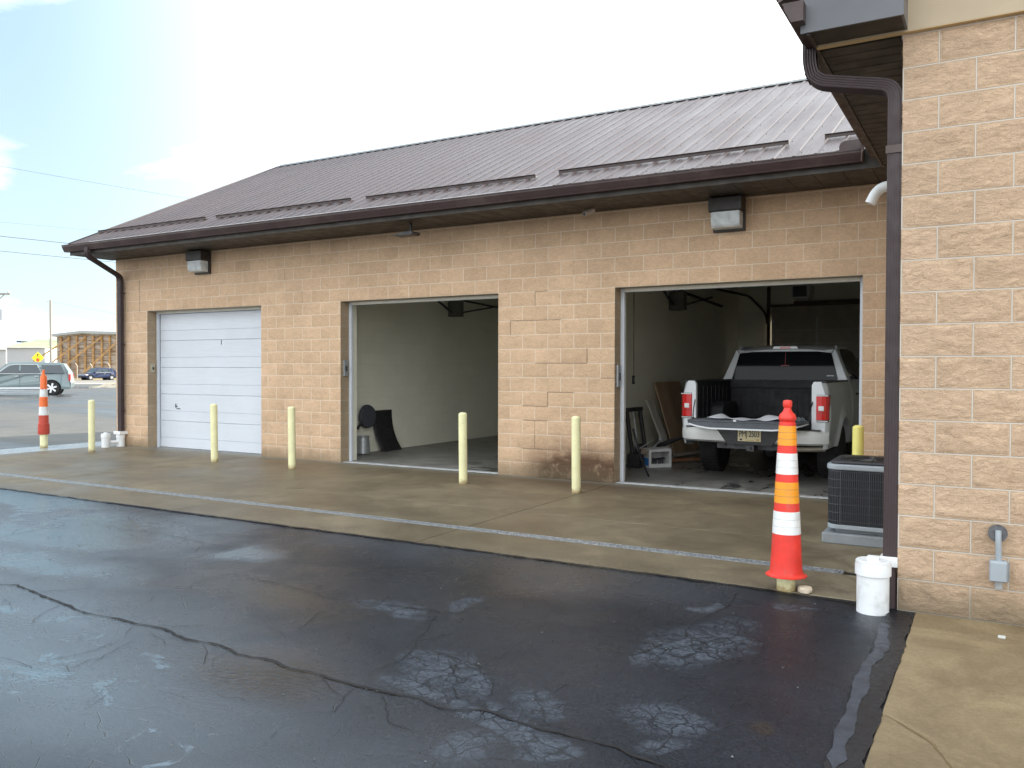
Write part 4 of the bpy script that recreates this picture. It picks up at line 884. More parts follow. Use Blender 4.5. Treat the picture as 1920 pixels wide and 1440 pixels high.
# ---------------------------------------------------------------- pickup truck
def pickup(X_,Y_):
    o=thing('pickup_truck','white pickup truck with lowered tailgate parked inside the right bay','pickup truck',(X_,Y_,0))
    K=dict(local=True)
    def secx(z):   # outer half width with height
        return float(np.interp(z,[.45,.60,.80,.95,1.10,1.22,1.32,1.37],[.955,.985,1.0,1.005,.998,.985,.965,.945]))
    AX=1.22; AR=.47
    # bed sides, one skin with the arch cut out and a flare round it
    def side(sgn,y0,y1,axle,ztop,name,parent,zb=.50):
        ys=np.linspace(y0,y1,60); g_=MB(); g_.keep=True; nz=22; vs=[]
        for y in ys:
            d=abs(y-axle); lo=zb
            if d<AR: lo=max(zb,.40+math.sqrt(AR*AR-d*d))
            for k in range(nz):
                z=lo+(ztop-lo)*k/(nz-1); rr_=math.hypot(y-axle,z-.40)
                x=secx(z)+.035*math.exp(-((rr_-AR-.03)/.075)**2)*(1 if rr_<AR+.3 else 1)
                if y<y0+.10: x-=.05*(1-(y-y0)/.10)**2
                vs.append((sgn*x,y,z))
        fs=[]
        for i in range(len(ys)-1):
            for k in range(nz-1):
                q=(i*nz+k,(i+1)*nz+k,(i+1)*nz+k+1,i*nz+k+1); fs.append(q if sgn>0 else q[::-1])
        # arch lip inwards
        b=len(vs)
        for i,y in enumerate(ys): v=vs[i*nz]; vs.append((v[0]-sgn*.10,v[1],v[2]))
        for i in range(len(ys)-1): fs.append((i*nz,b+i,b+i+1,(i+1)*nz))
        g_.add(vs,fs); return obj(name,g_,truckw_m,parent,smooth=True,**K)
    bed=obj('truck_bed',MB().box(-.80,.80,.10,1.93,.76,.80),bedliner_m,o,**K)
    for s_ in(-1,1):
        side(s_,.06,1.96,AX,1.37,'bed_side',o)
        a,b=sorted((s_*.80,s_*.86)); m_=MB(); m_.box(a,b,.12,1.93,.78,1.37)
        for k in range(8): m_.box(*sorted((s_*.792,s_*.80)),.25+k*.2,.33+k*.2,.82,1.30)
        obj('inner_side',m_,bedliner_m,o,**K)
        m_=MB(); pr=[(AX-.48,.80),(AX-.42,1.0),(AX-.32,1.06),(AX+.32,1.06),(AX+.42,1.0),(AX+.48,.80)]; m_.prism(pr,'x',*sorted((s_*.60,s_*.80))); obj('wheel_housing',m_,bedliner_m,o,bev=.03,**K)
        a,b=sorted((s_*.785,s_*.955)); m_=MB(); m_.box(a,b,.09,1.95,1.37,1.392); obj('rail_cap',m_,blackgloss_m,o,bev=.008,**K)
        # rear post beside the tailgate opening
        a,b=(.775,.925) if s_>0 else (-.925,-.775)
        m_=MB(); m_.prism([(s_*.775,.60),(s_*.93,.60),(s_*.955,.75),(s_*.955,1.2),(s_*.90,1.385),(s_*.80,1.385),(s_*.775,1.34)],'y',.055,.13); obj('bed_pillar',m_,truckw_m,o,bev=.012,**K)
        # lamps wrap the corner
        xo=[.845,.905,.955,.985,.995]; yo=[.040,.040,.052,.085,.155]
        def lampmesh(z0,z1,off,xa=0):
            g_=MB(); vs=[];n=len(xo)
            for z in (z0,(z0+z1)/2,z1):
                for i in range(n): vs.append((s_*(xo[i]+off*.3+ (0 if i else -off)),yo[i]-off,z))
            for z in (z0,(z0+z1)/2,z1):
                for i in range(n): vs.append((s_*(xo[i]-.03),yo[i]+.05,z))
            fs=[]
            for k in range(2):
                for i in range(n-1): fs.append((k*n+i,k*n+i+1,(k+1)*n+i+1,(k+1)*n+i))
            b=3*n
            for i in range(n-1): fs.append((i,b+i,b+i+1,i+1)); fs.append((2*n+i,2*n+i+1,b+2*n+i+1,b+2*n+i))
            for k in range(2): fs.append((k*n,(k+1)*n,b+(k+1)*n,b+k*n)); fs.append((k*n+n-1,b+k*n+n-1,b+(k+1)*n+n-1,(k+1)*n+n-1))
            return g_.add(vs,fs)
        lp=obj('taillight',lampmesh(.86,1.215,.000),blackgloss_m,o,**K)
        obj('red_lens',lampmesh(.885,1.195,.006),redl_m,lp,bev=.004,**K)
        obj('clear_lens',MB().box(*sorted((s_*.865,s_*.935)),.022,.036,1.005,1.068),clear_m,lp,bev=.006,**K); obj('lamp_divider',MB().box(*sorted((s_*.842,s_*.952)),.0315,.036,.975,.98),blackgloss_m,lp,**K)
        obj('chrome_edge',MB().box(*sorted((s_*.84,s_*.985)),.033,.05,1.198,1.21),clear_m,lp,**K); obj('chrome_edge',MB().box(*sorted((s_*.84,s_*.98)),.033,.05,.868,.878),clear_m,lp,**K)
    m_=MB(); m_.box(-.80,.80,1.92,1.97,.78,1.375)
    for k in range(9): m_.box(-.72+k*.17,-.62+k*.17,1.912,1.92,.84,1.22)
    m_.box(-.80,.80,1.88,1.92,1.26,1.385); obj('bed_front',m_,bedliner_m,o,bev=.006,**K)
    for k in range(10): pass
    # tailgate lowered flat: textured inner face, white outer skin below
    def outline(e=0,r_=.07):
        pts=[(-.755+e,.03)]
        pts+=[(-.755+e,-.36),(-.735+e,-.44),(-.68+e,-.475),(-.4,-.498),(0,-.505),(.4,-.498),(.68-e,-.475),(.735-e,-.44),(.755-e,-.36),(.755-e,.03)]
        return pts
    tg=obj('tailgate',MB().prism(outline(),'z',.845,.868),simple('tailgate_liner',(.075,.085,.10),.5,var=.15),o,bev=.008,**K)
    m_=MB()
    for k in range(13): yy=-.44+k*.033; m_.box(-.62,.62,yy,yy+.012,.869,.8735)
    obj('tailgate_rib',m_,MATS['tailgate_liner'],tg,**K)
    def rim_y(x): return float(np.interp(abs(x),[0,.4,.68,.735,.753],[-.505,-.498,-.475,-.44,-.36]))
    def low_z(x): return float(np.interp(abs(x),[0,.42,.60,.70,.753],[.775,.775,.80,.825,.840]))
    nx=30; X__=[-.753+1.506*i/nx for i in range(nx+1)]
    def band(top,bot,out_y,matr,nm):
        m_=MB(); vs=[]
        for x in X__:
            yo=rim_y(x)-out_y; vs+=[(x,yo,top(x)),(x,yo,bot(x)),(x,.03,bot(x)+.004),(x,.03,top(x))]
        for i in range(nx):
            for k in range(4): a=i*4+k; b=i*4+(k+1)%4; m_.f.append((a,b,b+4,a+4)); m_.mi.append(0)
        m_.f.append((0,1,2,3)); m_.f.append((nx*4+3,nx*4+2,nx*4+1,nx*4)); m_.mi+=[0,0]
        m_.v=vs; obj(nm,m_,matr,tg,**K)
    band(lambda x:.8445,low_z,.0,MATS['tailgate_liner'],'tailgate_edge')
    band(lambda x:low_z(x)-.0005,lambda x:low_z(x)-.020,.012,truckw_m,'tailgate_skin')
    m_=MB(); m_.box(-.10,-.06,-.507,-.495,.862,.885); obj('latch',m_,clear_m,tg,bev=.003,**K)
    for s_ in(-1,1):
        m_=MB(); m_.tube([(s_*.79,.06,1.12),(s_*.775,-.06,.98),(s_*.745,-.17,.875)],.007,8); m_.box(s_*.745-.015,s_*.745+.015,-.20,-.15,.868,.885); obj('tailgate_cable',m_,blackgloss_m,o,**K)
    m_=MB()
    for k in range(5): m_.tube([(.55+.03*k,-.02-.04*k,.875),(.60+.03*k,.0-.03*k,.905+.01*(k%2)),(.68+.015*k,-.05-.03*k,.88)],.008,6)
    obj('coiled_strap',m_,simple('strap_grey',(.16,.18,.20),.7),tg,**K)
    # bumper
    def bseg(x0,x1,mat,name,par,z0=.535,z1=.735,y=.0):
        g_=MB(); n=10; vs=[]
        prf=[(.03,z0),(-.035,z0+.03),(-.05,z0+.10),(-.045,z1-.03),(-.02,z1),(.12,z1),(.12,z0)]
        for i in range(n+1):
            x=x0+(x1-x0)*i/n; w=max(0,(abs(x)-.72)/.27); back=.16*w*w*w
            for (yy,zz) in prf: vs.append((x,yy+back+y,zz+.012*abs(x)))
        m7=len(prf)
        for i in range(n):
            for k in range(m7): a=i*m7+k; b=i*m7+(k+1)%m7; g_.f.append((a,b,b+m7,a+m7)); g_.mi.append(0)
        g_.f.append(tuple(range(m7))); g_.f.append(tuple(n*m7+k for k in range(m7))[::-1]); g_.mi+=[0,0]; g_.v=vs
        return obj(name,g_,mat,par,smooth=True,**K)
    bp_=bseg(-.985,-.02,chrome_m,'bumper',o); bseg(.02,.985,chrome_m,'bumper_end',bp_)
    m_=MB(); m_.prism([(-.46,.742),(.46,.742),(.30,.525),(-.30,.525)],'y',-.056,.10); obj('bumper_centre',m_,blackgloss_m,bp_,bev=.004,**K)
    obj('bumper_step',MB().box(-.90,.90,-.03,.14,.742,.758),blackgloss_m,bp_,bev=.006,**K)
    pl=obj('license_plate',MB().box(-.155,.155,-.068,-.060,.575,.73),plate_m,o,bev=.004,**K)
    t=text_mesh('PMJ 2503',.098,.003,.92); xform(t,Matrix.Translation((0,-.0695,.672))@Matrix.Rotation(math.pi/2,4,'X')@Matrix.Diagonal((.80,1.15,1,1))); obj('plate_text',t,ink_m,pl,**K)
    m_=MB(); m_.box(-.13,-.095,-.0695,-.0682,.585,.61); obj('sticker',m_,simple('plate_sticker_dark',(.08,.04,.05),.5),pl,**K); m_=MB(); m_.box(.095,.13,-.0695,-.0682,.585,.61); m_.box(-.06,.06,-.0695,-.0682,.588,.596); obj('sticker',m_,simple('plate_sticker_gold',(.6,.42,.1),.5),pl,**K)
    m_=MB(); m_.box(-.05,.05,-.02,.3,.44,.52); m_.tube([(0,-.03,.48),(0,-.06,.48)],.02,10); m_.box(-.5,.5,.15,.22,.45,.52); obj('hitch',m_,dgrey_m,o,**K)
    m_=MB(); m_.tube([(.50,.22,.47),(.93,.16,.50)],.034,14); m_.tube([(.50,.22,.47),(.4,1.2,.5)],.034,12); obj('exhaust_pipe',m_,simple('exhaust_tan',(.30,.26,.21),.5,.3),o,smooth=True,**K)
    m_=MB(); m_.tube([(-.8,AX,.40),(.8,AX,.40)],.05,12); m_.lathe([(.02,-.12),(.15,-.06),(.15,.06),(.02,.12)],(0,AX,.40),16,'x'); obj('axle',m_,dgrey_m,o,**K)
    m_=MB(); m_.box(-.45,-.37,.1,5.4,.50,.62); m_.box(.37,.45,.1,5.4,.50,.62); m_.box(-.7,.7,1.9,5.0,.42,.50); obj('frame',m_,blackgloss_m,o,**K)
    # cab: lower body and greenhouse
    CB=1.98
    for s_ in(-1,1): side(s_,CB+.02,5.55,4.87,1.37,'cab_side',o,.45)
    def half(z): return .955-(z-1.36)*.40
    prof=[(CB,.80),(CB-.005,1.36),(CB+.05,1.62),(CB+.15,1.83),(CB+.24,1.905),(CB+.5,1.935),(CB+1.3,1.94),(CB+1.65,1.90),(CB+2.45,1.42),(CB+2.5,1.36),(CB+2.5,.8)]
    g_=MB(); vs=[];n=len(prof)
    for s_ in(-1,1):
        for (y,z) in prof: vs.append((s_*(half(max(z,1.36)) if z>1.30 else .93),y,z))
    inner=[(y+.0,z) for y,z in prof]
    # roof shell with crown, skins left open for glass on the sides
    g_=MB(); nx=12; vs=[]; rp_=[(CB+.085,1.815),(CB+.10,1.86),(CB+.22,1.905),(CB+.5,1.94),(CB+.9,1.955),(CB+1.3,1.945),(CB+1.65,1.90),(CB+1.72,1.86)]
    for (y,z) in rp_:
        for i in range(nx+1):
            t=-1+2*i/nx; vs.append((t*(half(z)-.01+0*z),y+(.03*t*t),z-(.045*t**4)-.01*t*t))
    for k in range(len(rp_)-1):
        for i in range(nx): a=k*(nx+1)+i; g_.f.append((a,a+1,a+nx+2,a+nx+1)); g_.mi.append(0)
    g_.v=vs; rf=obj('cab_roof',g_,truckw_m,o,smooth=True,**K); sm=rf.modifiers.new('thick','SOLIDIFY'); sm.thickness=.03; sm.offset=-1
    # rear wall: panel below glass, glass, corner pillars
    g_=MB(); g_.box(-.93,.93,CB,CB+.03,.8,1.385); obj('cab_rear_panel',g_,truckw_m,o,**K)
    def rp(x,z,off=0.): return (x,CB-.005+(max(z,1.36)-1.36)*.17+off,z)
    m_=MB(); m_.keep=True; q=[rp(-.80,1.385,-.004),rp(.80,1.385,-.004),rp(.695,1.80,-.004),rp(.5,1.825,-.004),rp(-.5,1.825,-.004),rp(-.695,1.80,-.004)]
    q2=[(a,b+.012,c) for a,b,c in q]; m_.add(q+q2,[tuple(range(6)),tuple(range(6,12))[::-1]]+[(i,i+6,(i+1)%6+6,(i+1)%6) for i in range(6)]); rw=obj('rear_window',m_,glass_m,o,**K)
    m_=MB(); m_.tube([rp(.02,1.81,-.008),rp(.02,1.62,-.008)],.004,6); m_.box(-.04,.08,*sorted((rp(0,1.6)[1]-.012,rp(0,1.6)[1])),1.60,1.615); obj('antenna',m_,simple('dull_red',(.35,.05,.06),.4),rw,**K)
    m_=MB(); p=rp(.68,1.45,-.0065); m_.box(.64,.74,p[1]-.001,p[1],1.445,1.46); obj('sticker',m_,paper_m,rw,**K)
    for s_ in(-1,1):
        a=[(s_*.80,1.38),(s_*.695,1.80),(s_*.60,1.845),(s_*(half(1.86)-.005),1.865),(s_*half(1.38),1.38)]
        g_=MB(); F_=[rp(x,z,-.008) for x,z in a]; Bk=[(x,y+.20,z) for x,y,z in F_]; n5=5; g_.add(F_+Bk,[tuple(range(5)),tuple(range(5,10))[::-1]]+[(i,i+5,(i+1)%5+5,(i+1)%5) for i in range(5)]); obj('cab_pillar',g_,truckw_m,o,bev=.015,**K)
        g_=MB(); g_.tube([rp(s_*.70,1.80,-.014),rp(s_*.735,1.862,-.006)],.006,6); obj('roof_seam',g_,blackgloss_m,o,**K)
        # side glass
        def sp(y,z,off): return (s_*(half(z)+off),y,z)
        poly=[(CB+.26,1.40),(CB+2.30,1.40),(CB+1.66,1.84),(CB+1.2,1.875),(CB+.42,1.865),(CB+.32,1.78)]
        g_=MB(); A_=[sp(y,z,.006) for y,z in poly]; B_=[sp(y,z,-.01) for y,z in poly]; n6=len(poly); g_.add(A_+B_,[tuple(range(n6)),tuple(range(n6,2*n6))[::-1]]+[(i,i+n6,(i+1)%n6+n6,(i+1)%n6) for i in range(n6)]); obj('side_window',g_,glass_m,o,**K)
        g_=MB(); A_=[sp(y,z,0) for y,z in [(CB+.05,1.37),(CB+2.5,1.37),(CB+1.70,1.89),(CB+1.2,1.93),(CB+.3,1.92),(CB+.12,1.80)]]; B_=[(x-s_*.03,y,z) for x,y,z in A_]; g_.add(A_+B_,[tuple(range(6)),tuple(range(6,12))[::-1]]+[(i,i+6,(i+1)%6+6,(i+1)%6) for i in range(6)]); obj('door_frame',g_,truckw_m,o,**K)
        g_=MB(); g_.box(*sorted((s_*1.0,s_*1.02)),CB+.42,CB+.62,1.16,1.19); g_.box(*sorted((s_*1.0,s_*1.02)),CB+1.45,CB+1.65,1.16,1.19); obj('door_handle',g_,blackgloss_m,o,bev=.004,**K)
        g_=MB(); g_.box(*sorted((s_*.97,s_*1.16)),CB+2.0,CB+2.1,1.33,1.36); g_.box(*sorted((s_*1.05,s_*1.22)),CB+1.98,CB+2.10,1.34,1.60); obj('side_mirror',g_,blackgloss_m,o,bev=.03,**K)
    g_=MB(); g_.add([(-.78,CB+2.42,1.40),(.78,CB+2.42,1.40),(.66,CB+1.72,1.87),(-.66,CB+1.72,1.87)],[(0,1,2,3)]); obj('windshield',g_,glass_m,o,**K)
    g_=MB(); g_.prism([(CB+2.35,1.30),(CB+2.5,1.37),(5.4,1.25),(5.6,1.15),(5.62,.6),(CB+2.35,.6)],'x',-.90,.90); obj('hood',g_,truckw_m,o,bev=.05,**K)
    obj('front_bumper',MB().box(-.98,.98,5.45,5.72,.45,.70),chrome_m,o,bev=.05,**K)
    obj('cab_floor',MB().box(-.9,.9,CB+.03,CB+2.3,.55,.75),blackgloss_m,o,**K)
    g_=MB(); g_.box(-.62,-.1,CB+.35,CB+.55,.8,1.5); g_.box(.1,.62,CB+.35,CB+.55,.8,1.5); obj('rear_seat',g_,black_m,o,bev=.05,**K)
    # third brake light
    bl_=obj('brake_light',MB().prism([(-.22,1.862),(.22,1.862),(.20,1.905),(.17,1.918),(-.17,1.918),(-.20,1.905)],'y',CB+.12,CB+.2),blackgloss_m,o,bev=.006,**K)
    obj('clear_lens',MB().prism([(-.195,1.870),(.195,1.870),(.17,1.908),(-.17,1.908)],'y',CB+.114,CB+.12),clear_m,bl_,**K); obj('red_lens',MB().prism([(-.085,1.872),(.085,1.872),(.075,1.906),(-.075,1.906)],'y',CB+.108,CB+.1138),redl_m,bl_,**K)
    # wheels
    for s_ in(-1,1):
        for ya in (AX,4.87):
            c=(s_*.84,ya,.405)
            t=MB(); t.lathe([(.25,-.135),(.36,-.14),(.395,-.12),(.405,-.06),(.407,0),(.405,.06),(.395,.12),(.36,.14),(.25,.135)],c,44,'x')
            for k in range(44):
                a=2*math.pi*k/44
                for xx in (-.085,-.03,.03,.085): t.obox((c[0]+xx,c[1]+.407*math.cos(a),c[2]+.407*math.sin(a)),(.022,0,0),(0,-.018*math.sin(a),.018*math.cos(a)),(0,.006*math.cos(a),.006*math.sin(a)))
            w_=obj('wheel',t,black_m,o,**K)
            r_=MB(); r_.lathe([(.25,-.10),(.235,.04),(.06,.06)],c,24,'x',cap=True)
            for k in range(6): a=math.pi*k/3; r_.beam((c[0]+s_*.10,c[1]+.03*math.cos(a),c[2]+.03*math.sin(a)),(c[0]+s_*.12,c[1]+.24*math.cos(a),c[2]+.24*math.sin(a)),.05,.02,up=(1,0,0.01))
            obj('rim',r_,simple('rim_grey',(.25,.25,.27),.35,.7),w_,**K)
    return o
TX,TY=3.42,.93
pickup(TX,TY)
# paper on tailgate
g_=MB(); g_.keep=True; nx,ny=26,10; vs=[]
pw=lambda x,y: .008+.05*max(0,math.sin(x*7.5+y*4+.6))*(.4+.6*(y/.34)) +.008*math.sin(x*19+2)
x0p,y0p=TX-.47,TY-.36
for i in range(nx+1):
    for j in range(ny+1):
        x=i/nx*.98; y=j/ny*.40; vs.append((x0p+x+.10*(1-x)*(j/ny)-.02, y0p+y*(1-.5*max(0,(x-.7))),.8745+.0+pw(x,y)))
for i in range(nx):
    for j in range(ny): a=i*(ny+1)+j; g_.f.append((a,a+ny+1,a+ny+2,a+1)); g_.mi.append(0)
g_.v=vs; pp=single('paper_sheet',g_,paper_m,'large crumpled white paper drawing lying on the lowered tailgate','paper',smooth=True)
so_=pp.modifiers.new('t','SOLIDIFY'); so_.thickness=.0015
# ---------------------------------------------------------------- things inside the bays
o=single('plywood_sheet',MB().obox((1.40,3.85,.68),(.20,0,-.64),(0,.66,0),(.009,0,.0028)),wood_m,'brown plywood sheet leaning on the left wall of the pickup bay','plywood')
o=single('board',MB().obox((1.47,2.80,.52),(.16,.14,-.52),(0,.13,.0),(.012,0,.004)),greywood_m,'narrow weathered grey board leaning in front of the plywood','board')
o=thing('equipment_frame','black metal frame with silver rod standing at the left jamb of the pickup bay','frame',(1.45,2.15,0))
m_=MB(); 
for y in (1.85,2.42): m_.beam((1.38,y,.02),(1.24,y,.92),.07,.05)
m_.beam((1.25,1.83,.90),(1.25,2.44,.90),.09,.06); m_.beam((1.36,1.85,.12),(1.36,2.42,.12),.07,.05); m_.beam((1.38,1.9,.08),(1.75,2.2,.14),.05,.03); obj('frame',m_,blackgloss_m,o,bev=.008)
obj('rod',MB().tube([(1.36,2.12,.15),(1.25,2.12,.86)],.008,8),lgrey_m,o); 
m_=MB(); m_.tube(bend([(1.42,1.75,.42),(1.5,1.78,.22),(1.62,2.0,.30),(1.72,2.25,.46)],.05),.012,8); m_.tube([(1.45,1.9,.3),(1.6,2.1,.42)],.009,8); m_.lathe([(.03,0),(.03,.05)],(1.68,2.2,.42),10); obj('handle',m_,lgrey_m,o)
m_=MB(); m_.prism([(1.5,.30),(1.75,.42),(2.05,.50),(2.0,.46),(1.7,.33),(1.52,.24)],'y',2.3,2.6); m_.box(1.30,1.5,1.75,1.95,.0,.22); m_.box(1.32,1.42,2.0,2.2,0,.35); obj('mechanism',m_,black_m,o,bev=.01)
g_=MB(); g_.tube(bend([(1.93,.42,.72),(1.96,.60,.35),(2.02,.80,.02)],.2),.016,8); pass
g_.v=[(a-.0,b,c) for a,b,c in g_.v]; single('bent_pole',g_,blackgloss_m,'thin dark curved pole standing just inside the left jamb of the pickup bay','pole')
o=thing('parts_box','white cardboard box with blue print and an opening full of small parts','cardboard box',(1.62,2.15,0),.88)
K=dict(local=True)
m_=MB(); m_.box(-.20,.20,-.15,.15,.0,.012); m_.box(-.20,-.19,-.15,.15,.012,.29); m_.box(.19,.20,-.15,.15,.012,.29); m_.box(-.19,.19,.14,.15,.012,.29); m_.box(-.19,.19,-.15,-.14,.012,.06); m_.box(-.19,.19,-.15,-.14,.25,.29); m_.box(-.19,-.16,-.15,-.14,.06,.25); m_.box(.16,.19,-.15,-.14,.06,.25); obj('carton',m_,card_m,o,**K)
m_=MB(); m_.obox((-.225,0,.245),(.03,0,.045),(0,.15,0),(.001,0,-.001)); obj('flap',m_,cardb_m,o,**K); m_=MB(); m_.box(-.2025,-.2005,-.14,.10,.03,.15); obj('blue_panel',m_,blue_m,o,**K)
m_=MB()
for k in range(5): m_.lathe([(.025,.02),(.025,.12+.02*(k%2))],(-.12+.055*k,-.05+.02*(k%3),0),10)
obj('contents',m_,dgrey_m,o,**K); m_=MB(); m_.obox((0,-.0,.29),(.20,0,.012),(0,.15,0),(0,0,.003)); obj('lid',m_,card_m,o,**K)
for i,(x,y,l,a,c) in enumerate(((1.75,3.2,1.1,1.2,'long grey timber offcut on the floor left of the pickup tyre'),(1.9,2.95,.9,1.0,'reddish timber offcut on the floor nearest the pickup tyre'),(1.62,3.4,1.3,1.35,'pale timber offcut on the floor against the wall of the pickup bay'))):
    single('timber_offcut',MB().obox((x,y,.03+.03*i),(math.cos(a)*l/2,math.sin(a)*l/2,0),(-math.sin(a)*.05,math.cos(a)*.05,0),(0,0,.02)),[greywood_m,simple('red_wood',(.28,.12,.06),.8,var=.25),greywood_m][i],c,'timber','timber offcuts on the bay floor')
o=thing('wall_outlet','small electrical outlet on the left wall inside the pickup bay','outlet',(1.115,2.46,1.37))
obj('plate',MB().box(1.111,1.13,2.41,2.50,1.30,1.44),dgrey_m,o,bev=.004); obj('face',MB().box(1.131,1.134,2.44,2.47,1.33,1.41),lgrey_m,o)
obj('conduit',MB().tube([(1.12,2.455,1.44),(1.12,2.455,3.68)],.010,8),simple('painted_conduit',(.30,.29,.22),.6),o)
# middle bay
o=thing('hose_reel','dark round cover with a short nozzle fixed to the wall of the empty bay','cover',(-3.6,1.42,.66))
m_=MB(); m_.lathe([(.06,0),(.18,.01),(.215,.035),(.215,.07),(.20,.10),(.12,.115),(.0,.12)],(-3.70,1.42,.67),30,'x',cap=False); obj('disc',m_,simple('dark_grey_cover',(.055,.06,.075),.7,var=.2),o,smooth=True)
m_=MB(); m_.tube([(-3.66,1.32,.60),(-3.60,1.10,.47)],.028,12); obj('nozzle',m_,dgrey_m,o)
g_=MB(); g_.keep=True; vs=[];n=16
for i in range(n+1):
    t=i/n; z=.005+.76*t; off=.02+.17*(1-t)**2.2+.0*t
    for j in range(7): y=1.64+.56*j/6+.10*(1-t)**3; vs.append((-3.715+off+.012*math.sin(j*1.1)*(1-t),y,z))
for i in range(n):
    for j in range(6): a=i*7+j; g_.f.append((a,a+1,a+8,a+7)); g_.mi.append(0)
g_.v=vs; ma=single('rubber_mat',g_,black_m,'black rubber mat propped against the wall of the empty bay','mat',smooth=True); q=ma.modifiers.new('t','SOLIDIFY'); q.thickness=.012
o=thing('metal_bucket','dented galvanised bucket on the floor just inside the empty middle bay','bucket',(-3.55,1.2,0))
m_=MB(); m_.lathe([(.135,.02),(.11,.31),(.118,.32),(.118,.33)],(-3.58,1.22,0),26,cap=False); m_.lathe([(.10,.025),(.0,.026)],(-3.58,1.22,0),26,cap=False); obj('pail',m_,lgrey_m,o,smooth=True)
m_=MB(); m_.lathe([(.12,.315),(.0,.318)],(-3.58,1.22,0),26,cap=False); obj('dark_rim',m_,dgrey_m,o)
# ---------------------------------------------------------------- passing cars
def car(name,label,cat,loc,rot,Lg,Hh,Wd,paint,kind,belt,wr,group=None):
    o=thing(name,label,cat,loc,rot); hw=Wd/2; K=dict(local=True)
    x0=-Lg/2; x1=Lg/2; zb=.30; fa=x0+.17*Lg; ra=x1-(.19 if kind=='suv' else .175)*Lg
    if kind=='suv':
        top=[(x0+.02,.55),(x0,.80),(x0+.06,1.02),(x0+.25,1.14),(x0+1.35,1.22),(x0+1.55,belt+.02),(x0+2.15,Hh-.10),(x0+2.45,Hh-.02),(x0+3.4,Hh),(x1-.75,Hh-.03),(x1-.42,Hh-.10),(x1-.14,belt+.12),(x1-.08,belt-.1),(x1-.05,.85),(x1,.72),(x1-.03,.45)]
    else:
        top=[(x0+.02,.45),(x0,.62),(x0+.10,.78),(x0+.95,.98),(x0+1.15,1.02),(x0+1.75,Hh-.08),(x0+2.1,Hh),(x0+3.0,Hh-.02),(x1-.55,Hh-.10),(x1-.14,Hh-.42),(x1-.04,belt-.08),(x1,.55),(x1-.03,.40)]
    def arch(cx): return [(cx+ (wr+.07)*math.cos(a),wr-.03+(wr+.07)*math.sin(a)) for a in np.linspace(-.12,math.pi+.12,11)]
    low=[(x1-.1,zb+.05)]+arch(ra)+arch(fa)+[(x0+.12,zb+.05)]
    low=[(a,max(b,zb)) for a,b in low]
    P_=top+low
    def hwz(z): return hw-(max(0,z-belt))*.42-max(0,.6-z)*.08
    g_=MB(); n=len(P_)
    # loft across: inset rounding near the sides
    lay=[(-1,0),(-.93,.02),(.93,.02),(1,0)]
    vs=[]
    for s_,e in lay:
        for (x,z) in P_:
            zz=z+(e if z>belt else e*.4); xx=x*(1+ (.006 if abs(s_)<1 else 0)); vs.append((xx,s_*hwz(z),zz))
    g_.v=vs; g_.f.append(tuple(range(n))); g_.mi.append(0); g_.f.append(tuple(3*n+i for i in range(n))[::-1]); g_.mi.append(0)
    for k in range(3):
        for i in range(n): j=(i+1)%n; g_.f.append((k*n+i,(k+1)*n+i,(k+1)*n+j,k*n+j)); g_.mi.append(0)
    obj('body',g_,paint,o,bev=.025,**K)
    def glass(poly,name='window'):
        for s_ in(-1,1):
            A_=[(x,s_*(hwz(z)+.012),z) for x,z in poly]; B_=[(x,s_*(hwz(z)-.01),z) for x,z in poly]; m_=len(poly); q=MB(); q.add(A_+B_,[tuple(range(m_)),tuple(range(m_,2*m_))[::-1]]+[(i,i+m_,(i+1)%m_+m_,(i+1)%m_) for i in range(m_)]); obj(name,q,carglass,o,**K)
    def trim(pts):
        for s_ in(-1,1): q=MB(); q.tube([(x,s_*(hwz(z)+.014),z) for x,z in pts],.017,6); obj('chrome_trim',q,clear_m,o,**K)
    zt=Hh-.17 if kind=='suv' else Hh-.12
    if kind=='suv':
        glass([(x0+1.75,belt+.04),(x0+2.75,belt+.04),(x0+2.75,zt),(x0+2.5,zt),(x0+2.25,zt-.08)]); glass([(x0+2.83,belt+.04),(x0+3.80,belt+.04),(x0+3.62,zt),(x0+2.83,zt)]); glass([(x0+4.02,belt+.04),(x1-.35,belt+.04),(x1-.56,zt),(x0+3.84,zt)])
        trim([(x0+1.68,belt+.01),(x0+2.22,zt-.03),(x0+2.5,zt+.03),(x0+3.65,zt+.03),(x0+3.90,belt+.01),(x0+1.68,belt+.01)]); trim([(x0+1.1,.45),(x0+4.05,.45)])
        q=MB(); q.box(x0+1.2,x0+4.0,-hw-.02,-hw+.02,.36,.44); obj('running_board',q,clear_m,o,bev=.01,**K)
    else:
        glass([(x0+1.35,belt+.03),(x0+2.3,belt+.03),(x0+2.3,zt),(x0+1.95,zt-.02)]); glass([(x0+2.37,belt+.03),(x0+3.3,belt+.05),(x0+3.1,zt-.02),(x0+2.37,zt)]); glass([(x0+3.38,belt+.07),(x0+3.6,belt+.12),(x0+3.3,zt-.05),(x0+3.2,zt-.03)])
        trim([(x0+1.3,belt+.0),(x0+3.6,belt+.06)])
    wsx=[(t[0],t[1]) for t in top]
    i_=5 if kind=='suv' else 4
    a,b=top[i_],top[i_+1]; q=MB(); e=.02
    q.add([(a[0]-e,-hwz(a[1])*.93,a[1]+e),(a[0]-e,hwz(a[1])*.93,a[1]+e),(b[0]-e,hwz(b[1])*.93,b[1]+e),(b[0]-e,-hwz(b[1])*.93,b[1]+e)],[(0,1,2,3)]); obj('windshield',q,carglass,o,**K)
